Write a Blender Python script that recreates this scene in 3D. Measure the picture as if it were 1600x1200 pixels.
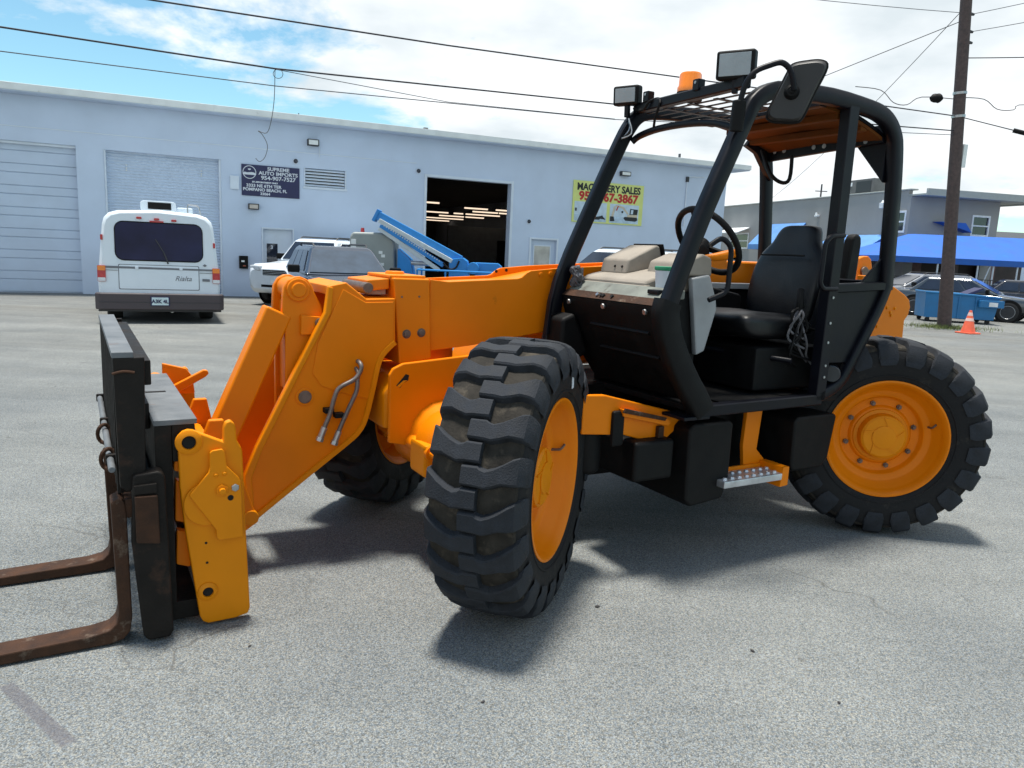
import bpy, bmesh, math, random
from mathutils import Vector, Matrix
for o in list(bpy.data.objects): bpy.data.objects.remove(o, do_unlink=True)
R = math.radians
random.seed(7)
SC = bpy.context.scene
COL = SC.collection

# ---------------------------------------------------------------- camera
F_PX, PITCH, ROLL, CAM_H = 1191.6, R(9.82), R(2.57), 1.487
cd = bpy.data.cameras.new('camera'); cam = bpy.data.objects.new('camera', cd); COL.objects.link(cam)
cd.sensor_width = 36; cd.lens = F_PX / 1600 * 36; cd.clip_start = .05; cd.clip_end = 3000
_r, _d, _f = Vector((1, 0, 0)), Vector((0, -math.sin(PITCH), -math.cos(PITCH))), Vector((0, math.cos(PITCH), -math.sin(PITCH)))
_r2 = _r * math.cos(ROLL) - _d * math.sin(ROLL); _d2 = _r * math.sin(ROLL) + _d * math.cos(ROLL)
cam.matrix_world = Matrix(((_r2.x, -_d2.x, -_f.x, 0), (_r2.y, -_d2.y, -_f.y, 0), (_r2.z, -_d2.z, -_f.z, CAM_H), (0, 0, 0, 1)))
SC.camera = cam

# ---------------------------------------------------------------- sun, sky, exposure
SUN_EL, SUN_AZ = R(84.5), R(-58)          # azimuth from +Y towards +X (negative: left of the view, behind the machine)
tosun = Vector((math.sin(SUN_AZ) * math.cos(SUN_EL), math.cos(SUN_AZ) * math.cos(SUN_EL), math.sin(SUN_EL)))
sl = bpy.data.lights.new('sun', 'SUN'); sl.energy = 5.0; sl.angle = R(9); sl.color = (1, .95, .86)
sun = bpy.data.objects.new('sun', sl); COL.objects.link(sun); sun.rotation_euler = tosun.to_track_quat('Z', 'Y').to_euler(); sun.location = (0, 0, 30)
W = bpy.data.worlds.new('World'); SC.world = W; W.use_nodes = True
nt = W.node_tree; nt.nodes.clear()
def N(t, tp, **k):
    n = t.nodes.new(tp)
    for a, v in k.items():
        if a.startswith('i_'):
            n.inputs[int(a[2:])].default_value = v
        else: setattr(n, a, v)
    return n
def ln(t, a, b): t.links.new(a, b)
sky = N(nt, 'ShaderNodeTexSky', sky_type='NISHITA', sun_disc=False, sun_elevation=SUN_EL, sun_rotation=SUN_AZ, air_density=1.0, dust_density=.15, ozone_density=1.2)
tc = N(nt, 'ShaderNodeTexCoord'); sep = N(nt, 'ShaderNodeSeparateXYZ'); ln(nt, tc.outputs['Generated'], sep.inputs[0])
zz = N(nt, 'ShaderNodeMath', operation='MAXIMUM', i_1=0.0); ln(nt, sep.outputs[2], zz.inputs[0])
za = N(nt, 'ShaderNodeMath', operation='ADD', i_1=.22); ln(nt, zz.outputs[0], za.inputs[0])
dx = N(nt, 'ShaderNodeMath', operation='DIVIDE'); ln(nt, sep.outputs[0], dx.inputs[0]); ln(nt, za.outputs[0], dx.inputs[1])
dy = N(nt, 'ShaderNodeMath', operation='DIVIDE'); ln(nt, sep.outputs[1], dy.inputs[0]); ln(nt, za.outputs[0], dy.inputs[1])
cx = N(nt, 'ShaderNodeCombineXYZ', i_2=3.1); ln(nt, dx.outputs[0], cx.inputs[0]); ln(nt, dy.outputs[0], cx.inputs[1])
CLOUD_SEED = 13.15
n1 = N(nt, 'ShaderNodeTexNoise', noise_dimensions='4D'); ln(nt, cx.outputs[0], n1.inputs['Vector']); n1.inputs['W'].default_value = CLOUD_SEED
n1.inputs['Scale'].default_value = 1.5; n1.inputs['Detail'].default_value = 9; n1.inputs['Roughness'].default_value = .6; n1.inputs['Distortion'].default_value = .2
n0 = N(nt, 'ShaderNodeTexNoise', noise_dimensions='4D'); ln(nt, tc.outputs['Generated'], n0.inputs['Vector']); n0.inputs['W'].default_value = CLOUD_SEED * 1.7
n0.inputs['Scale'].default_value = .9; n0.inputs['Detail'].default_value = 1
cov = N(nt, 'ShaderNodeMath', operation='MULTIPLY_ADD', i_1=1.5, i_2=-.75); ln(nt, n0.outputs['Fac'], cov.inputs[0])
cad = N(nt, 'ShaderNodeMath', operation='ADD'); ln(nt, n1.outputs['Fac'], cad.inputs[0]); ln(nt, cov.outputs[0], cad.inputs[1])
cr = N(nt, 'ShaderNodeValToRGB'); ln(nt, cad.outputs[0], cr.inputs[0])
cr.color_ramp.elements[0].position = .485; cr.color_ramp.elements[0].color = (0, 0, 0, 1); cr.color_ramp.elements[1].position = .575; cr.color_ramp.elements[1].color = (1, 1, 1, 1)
n2 = N(nt, 'ShaderNodeTexNoise'); ln(nt, cx.outputs[0], n2.inputs['Vector']); n2.inputs['Scale'].default_value = 2.1; n2.inputs['Detail'].default_value = 6
cc = N(nt, 'ShaderNodeValToRGB'); ln(nt, n2.outputs['Fac'], cc.inputs[0])
cc.color_ramp.elements[0].position = .36; cc.color_ramp.elements[0].color = (6.6, 7.3, 7.7, 1); cc.color_ramp.elements[1].position = .62; cc.color_ramp.elements[1].color = (9.6, 9.9, 10.1, 1)
skb = N(nt, 'ShaderNodeMixRGB', blend_type='MULTIPLY', i_0=1.0); skb.inputs[2].default_value = (1.15, 1.5, 1.4, 1); ln(nt, sky.outputs[0], skb.inputs[1])
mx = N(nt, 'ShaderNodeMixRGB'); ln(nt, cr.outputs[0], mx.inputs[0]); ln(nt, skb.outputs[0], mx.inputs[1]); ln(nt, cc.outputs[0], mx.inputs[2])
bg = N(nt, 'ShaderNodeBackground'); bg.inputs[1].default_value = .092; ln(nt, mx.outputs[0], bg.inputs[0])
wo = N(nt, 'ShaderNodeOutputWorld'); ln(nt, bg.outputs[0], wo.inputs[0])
SC.view_settings.view_transform = 'Standard'; SC.view_settings.look = 'None'; SC.view_settings.exposure = 0.36; SC.view_settings.gamma = 1
SC.render.engine = 'CYCLES'

# ---------------------------------------------------------------- materials
MATS = {}
def pm(name, col, rough=.5, metal=0., var=.12, scale=6., bump=0., bscale=60., dirt=None, damt=.5, dscale=4., coat=0., spec=.5, emit=None, estr=0., trans=0., alpha=None):
    """principled material with noise-varied colour, roughness, fine relief and worn / dirty patches"""
    m = bpy.data.materials.new(name); m.use_nodes = True; t = m.node_tree; b = t.nodes['Principled BSDF']
    tcn = N(t, 'ShaderNodeTexCoord'); co = tcn.outputs['Object']
    nz = N(t, 'ShaderNodeTexNoise'); ln(t, co, nz.inputs['Vector']); nz.inputs['Scale'].default_value = scale; nz.inputs['Detail'].default_value = 6
    rp = N(t, 'ShaderNodeValToRGB'); ln(t, nz.outputs['Fac'], rp.inputs[0])
    rp.color_ramp.elements[0].position = .3; rp.color_ramp.elements[1].position = .7
    rp.color_ramp.elements[0].color = tuple(c * (1 - var) for c in col) + (1,); rp.color_ramp.elements[1].color = tuple(min(1, c * (1 + var)) for c in col) + (1,)
    out = rp.outputs[0]
    if dirt:
        nd = N(t, 'ShaderNodeTexNoise'); ln(t, co, nd.inputs['Vector']); nd.inputs['Scale'].default_value = dscale; nd.inputs['Detail'].default_value = 10; nd.inputs['Roughness'].default_value = .68
        rd = N(t, 'ShaderNodeValToRGB'); ln(t, nd.outputs['Fac'], rd.inputs[0]); p = .72 - .32 * damt
        rd.color_ramp.elements[0].position = p; rd.color_ramp.elements[1].position = min(1, p + .16)
        mxn = N(t, 'ShaderNodeMixRGB'); ln(t, rd.outputs[0], mxn.inputs[0]); ln(t, out, mxn.inputs[1]); mxn.inputs[2].default_value = tuple(dirt) + (1,); out = mxn.outputs[0]
    ln(t, out, b.inputs['Base Color'])
    mr = N(t, 'ShaderNodeMapRange'); ln(t, nz.outputs['Fac'], mr.inputs[0]); mr.inputs[1].default_value = .25; mr.inputs[2].default_value = .75
    mr.inputs[3].default_value = max(.02, rough * .82); mr.inputs[4].default_value = min(1, rough * 1.2); ln(t, mr.outputs[0], b.inputs['Roughness'])
    b.inputs['Metallic'].default_value = metal; b.inputs['Coat Weight'].default_value = coat; b.inputs['Specular IOR Level'].default_value = spec
    if trans: b.inputs['Transmission Weight'].default_value = trans
    if bump:
        nb = N(t, 'ShaderNodeTexNoise'); ln(t, co, nb.inputs['Vector']); nb.inputs['Scale'].default_value = bscale; nb.inputs['Detail'].default_value = 4
        bp = N(t, 'ShaderNodeBump'); bp.inputs['Strength'].default_value = bump; bp.inputs['Distance'].default_value = .01; ln(t, nb.outputs['Fac'], bp.inputs['Height']); ln(t, bp.outputs[0], b.inputs['Normal'])
    if emit: b.inputs['Emission Color'].default_value = tuple(emit) + (1,); b.inputs['Emission Strength'].default_value = estr
    MATS[name] = m; return m
ORANGE = pm('orange machine paint', (.74, .196, .0006), .42, var=.07, scale=3, bump=.03, bscale=18, dirt=(.38, .11, .004), damt=.12, dscale=7, spec=.2)
YELLOW = pm('yellow orange paint', (.70, .225, .0008), .46, var=.06, scale=4, bump=.05, bscale=22, dirt=(.4, .13, .01), damt=.15, dscale=9, spec=.2)
BLACKP = pm('black frame paint', (.0035, .004, .0075), .42, var=.3, scale=9, bump=.05, bscale=30, dirt=(.03, .028, .026), damt=.2, spec=.22, dscale=14)
BLACKM = pm('black moulded plastic', (.0042, .0042, .0046), .6, var=.25, scale=12, bump=.15, bscale=240, dirt=(.035, .03, .028), damt=.16, spec=.2, dscale=6)
VINYL = pm('black seat vinyl', (.005, .0055, .007), .42, var=.25, scale=8, bump=.12, bscale=120, spec=.4, dirt=(.03, .03, .03), damt=.12, dscale=10)
DASH = pm('sun faded beige dash plastic', (.30, .265, .225), .85, spec=.2, var=.12, scale=7, bump=.15, bscale=200, dirt=(.17, .145, .12), damt=.4, dscale=9)
DUSTY = pm('dusty green grey strip', (.16, .17, .15), .8, var=.3, scale=9, dirt=(.05, .04, .03), damt=.5, dscale=10)
GREYP = pm('grey plastic panel', (.32, .33, .34), .6, var=.1, scale=10, dirt=(.12, .11, .1), damt=.2, dscale=8)
TREADB = pm('dusty tread base', (.030, .027, .023), .9, var=.35, scale=16, bump=.3, bscale=80, spec=.15, dirt=(.075, .064, .05), damt=.55, dscale=11)
RUBBER = pm('tyre rubber', (.011, .011, .012), .75, var=.3, scale=10, bump=.2, bscale=90, spec=.25, dirt=(.036, .032, .027), damt=.5, dscale=14)
LUGTOP = pm('worn tyre lug rubber', (.020, .023, .029), .78, var=.35, scale=22, bump=.3, bscale=160, spec=.3, dirt=(.075, .066, .055), damt=.18, dscale=25)
RUST = pm('rusty fork steel', (.052, .024, .013), .75, spec=.3, metal=.15, var=.4, scale=14, bump=.3, bscale=90, dirt=(.21, .16, .12), damt=.42, dscale=9)
BLACKS = pm('black painted steel with rust', (.012, .0095, .008), .6, var=.4, scale=10, bump=.25, bscale=60, spec=.2, dirt=(.05, .026, .017), damt=.5, dscale=7)
GREYTOP = pm('worn grey steel', (.12, .13, .14), .6, var=.25, scale=9, bump=.15, bscale=70, dirt=(.12, .05, .025), damt=.35, dscale=8)
STEEL = pm('bare steel', (.42, .43, .44), .38, metal=.85, var=.2, scale=20, dirt=(.2, .14, .1), damt=.3, dscale=20)
PIPE = pm('dull zinc pipe', (.17, .15, .14), .5, metal=.6, var=.25, scale=25, dirt=(.1, .06, .04), damt=.4, dscale=20)
BOLT = pm('weathered bolt', (.16, .12, .10), .5, metal=.6, var=.3, scale=40)
GALV = pm('galvanised tread plate', (.55, .57, .6), .35, metal=.7, var=.2, scale=20, bump=.2, bscale=60)
ROOFIN = pm('orange roof lining', (.11, .034, .004), .8, var=.25, scale=5, spec=.2, dirt=(.05, .022, .008), damt=.45, dscale=5)
HOLE = pm('dark hole', (.004, .004, .004), .9, var=.1)
AMBER = pm('amber beacon lens', (.85, .22, .008), .25, var=.05, scale=10, coat=.4)
LENS = pm('work lamp glass', (.30, .34, .36), .2, var=.08, scale=12, bump=.08, bscale=90)
MIRRORB = pm('mirror back plastic', (.014, .0135, .014), .5, var=.3, scale=15, dirt=(.075, .065, .055), damt=.35, dscale=7)
CUPW = pm('white tub plastic', (.62, .66, .72), .5, var=.05); CUPG = pm('green tub lid', (.01, .26, .12), .45, var=.1)
CLOTH = pm('dirty rag and wires', (.09, .09, .1), .9, var=.6, scale=30, bump=.5, bscale=60)
# ---------------------------------------------------------------- mesh helpers
def box(bm, x0, x1, y0, y1, z0, z1, M=None):
    v = [bm.verts.new((x, y, z)) for x in (x0, x1) for y in (y0, y1) for z in (z0, z1)]
    for f in ((0, 1, 3, 2), (4, 6, 7, 5), (0, 4, 5, 1), (2, 3, 7, 6), (0, 2, 6, 4), (1, 5, 7, 3)): bm.faces.new([v[i] for i in f])
    if M is not None: bmesh.ops.transform(bm, matrix=M, verts=v)
    return v
def prism(bm, pts, a, b, plane='xz'):
    mk = {'xz': lambda p, t: (p[0], t, p[1]), 'yz': lambda p, t: (t, p[0], p[1]), 'xy': lambda p, t: (p[0], p[1], t)}[plane]
    A = [bm.verts.new(mk(p, a)) for p in pts]; Bv = [bm.verts.new(mk(p, b)) for p in pts]; n = len(pts)
    bm.faces.new(A); bm.faces.new(Bv[::-1])
    for i in range(n): bm.faces.new((A[i], Bv[i], Bv[(i + 1) % n], A[(i + 1) % n]))
def frames(pts, closed=False):
    P = [Vector(p) for p in pts]; n = len(P); T = []
    for i in range(n):
        a = P[i - 1] if (i or closed) else P[i]; b = P[(i + 1) % n] if (i < n - 1 or closed) else P[i]
        T.append((b - a).normalized())
    u = Vector((0, 0, 1)) if abs(T[0].z) < .9 else Vector((0, 1, 0)); u = (u - T[0] * u.dot(T[0])).normalized(); out = []
    for i in range(n):
        u = (u - T[i] * u.dot(T[i])).normalized(); out.append((P[i], u.copy(), T[i].cross(u)))
    return out
def tube(bm, pts, r, n=10, closed=False, cap=True):
    fr = frames(pts, closed); rings = []
    for i, (p, u, w) in enumerate(fr):
        rr = r[i] if isinstance(r, (list, tuple)) else r
        rings.append([bm.verts.new(p + u * math.cos(2 * math.pi * k / n) * rr + w * math.sin(2 * math.pi * k / n) * rr) for k in range(n)])
    m = len(rings)
    for i in range(m if closed else m - 1):
        for k in range(n): bm.faces.new((rings[i][k], rings[i][(k + 1) % n], rings[(i + 1) % m][(k + 1) % n], rings[(i + 1) % m][k]))
    if cap and not closed: bm.faces.new(rings[0][::-1]); bm.faces.new(rings[-1])
def cyl(bm, p0, p1, r, r2=None, n=18): tube(bm, [p0, p1], [r, r if r2 is None else r2], n)
def sweep(bm, pts, w, h, side=(0, 1, 0), c=.22):
    """flat bar section: w across the path in its plane, h along 'side'"""
    P = [Vector(p) for p in pts]; S = Vector(side).normalized(); rings = []; m = len(P)
    for i in range(m):
        t = (P[min(i + 1, m - 1)] - P[max(i - 1, 0)]).normalized(); q = t.cross(S).normalized()
        sec = [(-1, -1 + c), (-1, 1 - c), (-1 + c, 1), (1 - c, 1), (1, 1 - c), (1, -1 + c), (1 - c, -1), (-1 + c, -1)]
        rings.append([bm.verts.new(P[i] + q * a * w / 2 + S * b * h / 2) for a, b in sec])
    for i in range(m - 1):
        for k in range(8): bm.faces.new((rings[i][k], rings[i][(k + 1) % 8], rings[i + 1][(k + 1) % 8], rings[i + 1][k]))
    bm.faces.new(rings[0][::-1]); bm.faces.new(rings[-1])
def lathe(bm, prof, n=48, closed=False):
    """profile (r, a): radius r about the Y axis, a = distance along -Y (outwards)"""
    rings = [[bm.verts.new((r * math.cos(2 * math.pi * k / n), -a, r * math.sin(2 * math.pi * k / n))) for k in range(n)] for r, a in prof]
    m = len(rings)
    for i in range(m if closed else m - 1):
        for k in range(n): bm.faces.new((rings[i][k], rings[(i + 1) % m][k], rings[(i + 1) % m][(k + 1) % n], rings[i][(k + 1) % n]))
    if not closed:
        if prof[0][0] > 1e-4: bm.faces.new(rings[0])
        if prof[-1][0] > 1e-4: bm.faces.new(rings[-1][::-1])
def loft(bm, secs, cap=True):
    rings = [[bm.verts.new(p) for p in s] for s in secs]; n = len(secs[0])
    for i in range(len(rings) - 1):
        for k in range(n): bm.faces.new((rings[i][k], rings[i][(k + 1) % n], rings[i + 1][(k + 1) % n], rings[i + 1][k]))
    if cap: bm.faces.new(rings[0][::-1]); bm.faces.new(rings[-1])
def arcpath(pts, r=.1, n=5):
    P = [Vector(p) for p in pts]; out = [P[0]]
    for i in range(1, len(P) - 1):
        a = (P[i - 1] - P[i]); b = (P[i + 1] - P[i]); q = min(r, a.length * .45, b.length * .45)
        A = P[i] + a.normalized() * q; Bq = P[i] + b.normalized() * q
        for k in range(n + 1):
            t = k / n; out.append(A * (1 - t) ** 2 + P[i] * 2 * t * (1 - t) + Bq * t * t)
    out.append(P[-1]); return out
def smoothpath(pts, k=4):
    P = [Vector(p) for p in pts]; out = []
    for i in range(len(P) - 1):
        p0, p1, p2, p3 = P[max(i - 1, 0)], P[i], P[i + 1], P[min(i + 2, len(P) - 1)]
        for j in range(k):
            t = j / k; out.append(.5 * ((2 * p1) + (p2 - p0) * t + (2 * p0 - 5 * p1 + 4 * p2 - p3) * t * t + (3 * p1 - p0 - 3 * p2 + p3) * t ** 3))
    out.append(P[-1]); return out
def mesh_from(bm, name, mat, bevel=0., seg=2, sharp=38):
    bmesh.ops.recalc_face_normals(bm, faces=bm.faces)
    if bevel:
        ed = [e for e in bm.edges if len(e.link_faces) == 2 and e.calc_face_angle(0) > .5]
        if ed: bmesh.ops.bevel(bm, geom=ed, offset=bevel, segments=seg, profile=.5, affect='EDGES', clamp_overlap=True)
    for f in bm.faces: f.smooth = True
    for e in bm.edges: e.smooth = not (len(e.link_faces) == 2 and (e.calc_face_angle(0) > R(sharp) or (e.calc_face_angle(0) > .06 and max(len(f.verts) for f in e.link_faces) > 5)))
    me = bpy.data.meshes.new(name); bm.to_mesh(me); bm.free()
    if mat: me.materials.append(mat)
    return me
def ob(name, bm, mat, parent=None, bevel=0., seg=2, loc=None, rot=None, sharp=38):
    o = bpy.data.objects.new(name, mesh_from(bm, name, mat, bevel, seg, sharp)); COL.objects.link(o)
    if bevel: wn_ = o.modifiers.new('wn', 'WEIGHTED_NORMAL'); wn_.keep_sharp = True; wn_.weight = 80
    if parent: o.parent = parent
    if loc is not None: o.location = loc
    if rot is not None: o.rotation_euler = rot
    return o
def mk(fn, *a, **k):
    bm = bmesh.new(); fn(bm, *a, **k); return bm
def B(*a): return mk(box, *a)
def tag(o, label=None, cat=None, group=None, kind=None):
    if label: o['label'] = label
    if cat: o['category'] = cat
    if group: o['group'] = group
    if kind: o['kind'] = kind
    return o
def thing(name, label, cat, loc=(0, 0, 0), rz=0., group=None, parent=None):
    o = bpy.data.objects.new(name, None); COL.objects.link(o); o.location = loc; o.rotation_euler = (0, 0, rz); o.empty_display_size = .2
    if parent: o.parent = parent
    return tag(o, label, cat, group)
def link_copy(src, parent, loc=None, rot=None, name=None):
    c = src.copy(); COL.objects.link(c); c.parent = parent
    if loc is not None: c.location = loc
    if rot is not None: c.rotation_euler = rot
    return c
def copy_tree(o, parent=None):
    c = o.copy(); COL.objects.link(c); c.parent = parent
    for ch in list(o.children): copy_tree(ch, c)
    return c
def text_mesh(name, s, size, mat, parent, loc, rot=(R(90), 0, 0), align='CENTER', bold=0., sx=1., shear=0., extrude=.002, spacing=1.):
    cu = bpy.data.curves.new(name, 'FONT'); cu.body = s; cu.size = size; cu.align_x = align; cu.offset = bold; cu.extrude = extrude; cu.shear = shear; cu.space_character = spacing; cu.resolution_u = 3
    t = bpy.data.objects.new(name, cu); COL.objects.link(t); dg = bpy.context.evaluated_depsgraph_get(); dg.update()
    me = bpy.data.meshes.new_from_object(t.evaluated_get(dg)); bpy.data.objects.remove(t, do_unlink=True)
    me.materials.clear(); me.materials.append(mat); me.name = name
    o = bpy.data.objects.new(name, me); COL.objects.link(o); o.location = loc; o.rotation_euler = rot; o.scale = (sx, 1, 1)
    if parent: o.parent = parent
    return o
def wall_grid(bm, u0, u1, z0, z1, holes, thick, flip=1):
    """front face at y=0, thickness towards +y, rectangular openings cut through (reveals built)"""
    us = sorted({u0, u1, *[h[0] for h in holes], *[h[1] for h in holes]}); zs = sorted({z0, z1, *[h[2] for h in holes], *[h[3] for h in holes]})
    inh = lambda u, z: any(h[0] < u < h[1] and h[2] < z < h[3] for h in holes) or not (u0 < u < u1 and z0 < z < z1)
    vs = {}
    def V(u, y, z):
        k = (round(u, 4), round(y, 4), round(z, 4))
        if k not in vs: vs[k] = bm.verts.new(k)
        return vs[k]
    for i in range(len(us) - 1):
        for j in range(len(zs) - 1):
            a, b, c, d = us[i], us[i + 1], zs[j], zs[j + 1]; um, zm = (a + b) / 2, (c + d) / 2
            if inh(um, zm): continue
            for y in (0, thick): bm.faces.new((V(a, y, c), V(b, y, c), V(b, y, d), V(a, y, d)))
            for (p, q, nu, nz) in (((a, c), (a, d), a - .001, zm), ((b, c), (b, d), b + .001, zm), ((a, c), (b, c), um, c - .001), ((a, d), (b, d), um, d + .001)):
                if inh(nu, nz): bm.faces.new((V(p[0], 0, p[1]), V(q[0], 0, q[1]), V(q[0], thick, q[1]), V(p[0], thick, p[1])))
# ---------------------------------------------------------------- ground
def ground_mat():
    m = bpy.data.materials.new('worn pale asphalt'); m.use_nodes = True; t = m.node_tree; b = t.nodes['Principled BSDF']
    co = N(t, 'ShaderNodeTexCoord').outputs['Object']
    def noise(scale, det=4, rough=.55, vec=None):
        n = N(t, 'ShaderNodeTexNoise'); ln(t, vec or co, n.inputs['Vector']); n.inputs['Scale'].default_value = scale; n.inputs['Detail'].default_value = det; n.inputs['Roughness'].default_value = rough; return n.outputs['Fac']
    def ramp(f, p0, c0, p1, c1):
        r = N(t, 'ShaderNodeValToRGB'); ln(t, f, r.inputs[0]); e = r.color_ramp.elements
        e[0].position = p0; e[0].color = tuple(c0) + (1,); e[1].position = p1; e[1].color = tuple(c1) + (1,); return r.outputs[0]
    def mix(f, a, c, mode='MIX'):
        n = N(t, 'ShaderNodeMixRGB', blend_type=mode)
        for i, v in enumerate((f, a, c)):
            if hasattr(v, 'is_output'): ln(t, v, n.inputs[i])
            else: n.inputs[i].default_value = v if not isinstance(v, tuple) else tuple(v) + (1,)
        return n.outputs[0]
    vor = N(t, 'ShaderNodeTexVoronoi'); ln(t, co, vor.inputs['Vector']); vor.inputs['Scale'].default_value = 240
    stone = ramp(vor.outputs['Color'], .06, (.115, .125, .133), .94, (.48, .485, .475))
    tint = ramp(noise(90, 2), .35, (.85, .93, 1.05), .68, (1.12, 1.02, .9))
    c = mix(1., stone, tint, 'MULTIPLY')
    gap = ramp(vor.outputs['Distance'], .35, (1, 1, 1), .75, (.55, .55, .55)); c = mix(.6, c, gap, 'MULTIPLY')
    c = mix(1., c, (.715, .745, .74), 'MULTIPLY')
    c = mix(.55, c, ramp(noise(420, 2), .35, (.72, .74, .78), .68, (1.3, 1.28, 1.25)), 'MULTIPLY')
    c = mix(1., c, ramp(noise(1.3, 7, .62), .3, (.84, .85, .87), .7, (1.12, 1.11, 1.1)), 'MULTIPLY')
    c = mix(1., c, ramp(noise(.22, 6, .6), .3, (.82, .83, .84), .7, (1.13, 1.11, 1.07)), 'MULTIPLY')
    # drainage streaks running across the lot, and brown dust nearer the buildings
    mp = N(t, 'ShaderNodeMapping'); mp.inputs['Rotation'].default_value = (0, 0, R(-22)); mp.inputs['Scale'].default_value = (.05, 1.1, 1); ln(t, co, mp.inputs[0])
    c = mix(1., c, ramp(noise(1.6, 8, .65, mp.outputs[0]), .33, (.82, .82, .82), .56, (1.03, 1.03, 1.03)), 'MULTIPLY')
    sp = N(t, 'ShaderNodeSeparateXYZ'); ln(t, co, sp.inputs[0])
    far = N(t, 'ShaderNodeMapRange'); ln(t, sp.outputs[1], far.inputs[0]); far.inputs[1].default_value = 7; far.inputs[2].default_value = 15; far.inputs[3].default_value = 0; far.inputs[4].default_value = .55
    brown = mix(ramp(noise(.7, 8, .7, mp.outputs[0]), .38, (0, 0, 0), .62, (1, 1, 1)), (1.08, 1.05, 1.02), (.80, .71, .62)); c = mix(far.outputs[0], c, mix(1., c, brown, 'MULTIPLY'))
    # hairline cracks
    wv = N(t, 'ShaderNodeTexNoise'); ln(t, co, wv.inputs['Vector']); wv.inputs['Scale'].default_value = 1.4; wv.inputs['Detail'].default_value = 6
    wm = N(t, 'ShaderNodeMixRGB', blend_type='ADD', i_0=.9); ln(t, co, wm.inputs[1]); ln(t, wv.outputs['Color'], wm.inputs[2])
    vc = N(t, 'ShaderNodeTexVoronoi', feature='DISTANCE_TO_EDGE'); ln(t, wm.outputs[0], vc.inputs['Vector']); vc.inputs['Scale'].default_value = .42
    ck = N(t, 'ShaderNodeMath', operation='MULTIPLY'); ln(t, ramp(vc.outputs['Distance'], .0015, (1, 1, 1), .004, (0, 0, 0)), ck.inputs[0]); ln(t, ramp(noise(.9, 3), .46, (0, 0, 0), .62, (.75, .75, .75)), ck.inputs[1])
    c = mix(ck.outputs[0], c, (.07, .068, .065))
    # small dark oil spots
    vs = N(t, 'ShaderNodeTexVoronoi'); ln(t, co, vs.inputs['Vector']); vs.inputs['Scale'].default_value = 2.3
    c = mix(ramp(vs.outputs['Distance'], .02, (.55, .55, .55), .05, (0, 0, 0)), c, (.07, .062, .055))
    # short dark skid mark and the older patches near the forks
    a0, a1 = Vector((-1.62, 2.30, 0)), Vector((-1.27, 2.035, 0)); d = (a1 - a0); L = d.length; d.normalize(); ang = math.atan2(d.y, d.x)
    m2 = N(t, 'ShaderNodeMapping', vector_type='TEXTURE'); m2.inputs['Location'].default_value = (a0 + d * L / 2)[:]; m2.inputs['Rotation'].default_value = (0, 0, ang); ln(t, co, m2.inputs[0])
    s2 = N(t, 'ShaderNodeSeparateXYZ'); ln(t, m2.outputs[0], s2.inputs[0])
    def band(sock, half, soft):
        ab = N(t, 'ShaderNodeMath', operation='ABSOLUTE'); ln(t, sock, ab.inputs[0]); mr = N(t, 'ShaderNodeMapRange', interpolation_type='SMOOTHSTEP'); ln(t, ab.outputs[0], mr.inputs[0])
        mr.inputs[1].default_value = half; mr.inputs[2].default_value = half + soft; mr.inputs[3].default_value = 1; mr.inputs[4].default_value = 0; return mr.outputs[0]
    mu = N(t, 'ShaderNodeMath', operation='MULTIPLY'); ln(t, band(s2.outputs[0], L / 2, .03), mu.inputs[0]); ln(t, band(s2.outputs[1], .016, .012), mu.inputs[1])
    mu2 = N(t, 'ShaderNodeMath', operation='MULTIPLY', i_1=.62); ln(t, mu.outputs[0], mu2.inputs[0])
    c = mix(mu2.outputs[0], c, (.10, .095, .11))
    ln(t, c, b.inputs['Base Color']); b.inputs['Roughness'].default_value = .88; b.inputs['Specular IOR Level'].default_value = .3
    hb = N(t, 'ShaderNodeMath', operation='ADD'); ln(t, vor.outputs['Distance'], hb.inputs[0]); ln(t, noise(300, 2), hb.inputs[1])
    bp = N(t, 'ShaderNodeBump'); bp.inputs['Strength'].default_value = .55; bp.inputs['Distance'].default_value = .004; bp.invert = True; ln(t, hb.outputs[0], bp.inputs['Height']); ln(t, bp.outputs[0], b.inputs['Normal'])
    return m
bm = bmesh.new(); v = [bm.verts.new(p) for p in ((-900, -900, 0), (900, -900, 0), (900, 1400, 0), (-900, 1400, 0))]; bm.faces.new(v)
g = ob('ground', bm, ground_mat()); tag(g, 'pale worn asphalt lot with speckled stone', 'ground', kind='structure')

# ---------------------------------------------------------------- the telehandler; local axes: x rearwards, y to its right (away from camera), z up
T = thing('telehandler', 'orange telescopic handler with open black cab and rusty pallet forks', 'telehandler', (-.374, 3.755, 0), R(30))
def P(name, bm, mat, parent=T, bevel=.004, seg=2, **k): return ob(name, bm, mat, parent, bevel, seg, **k)

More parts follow.
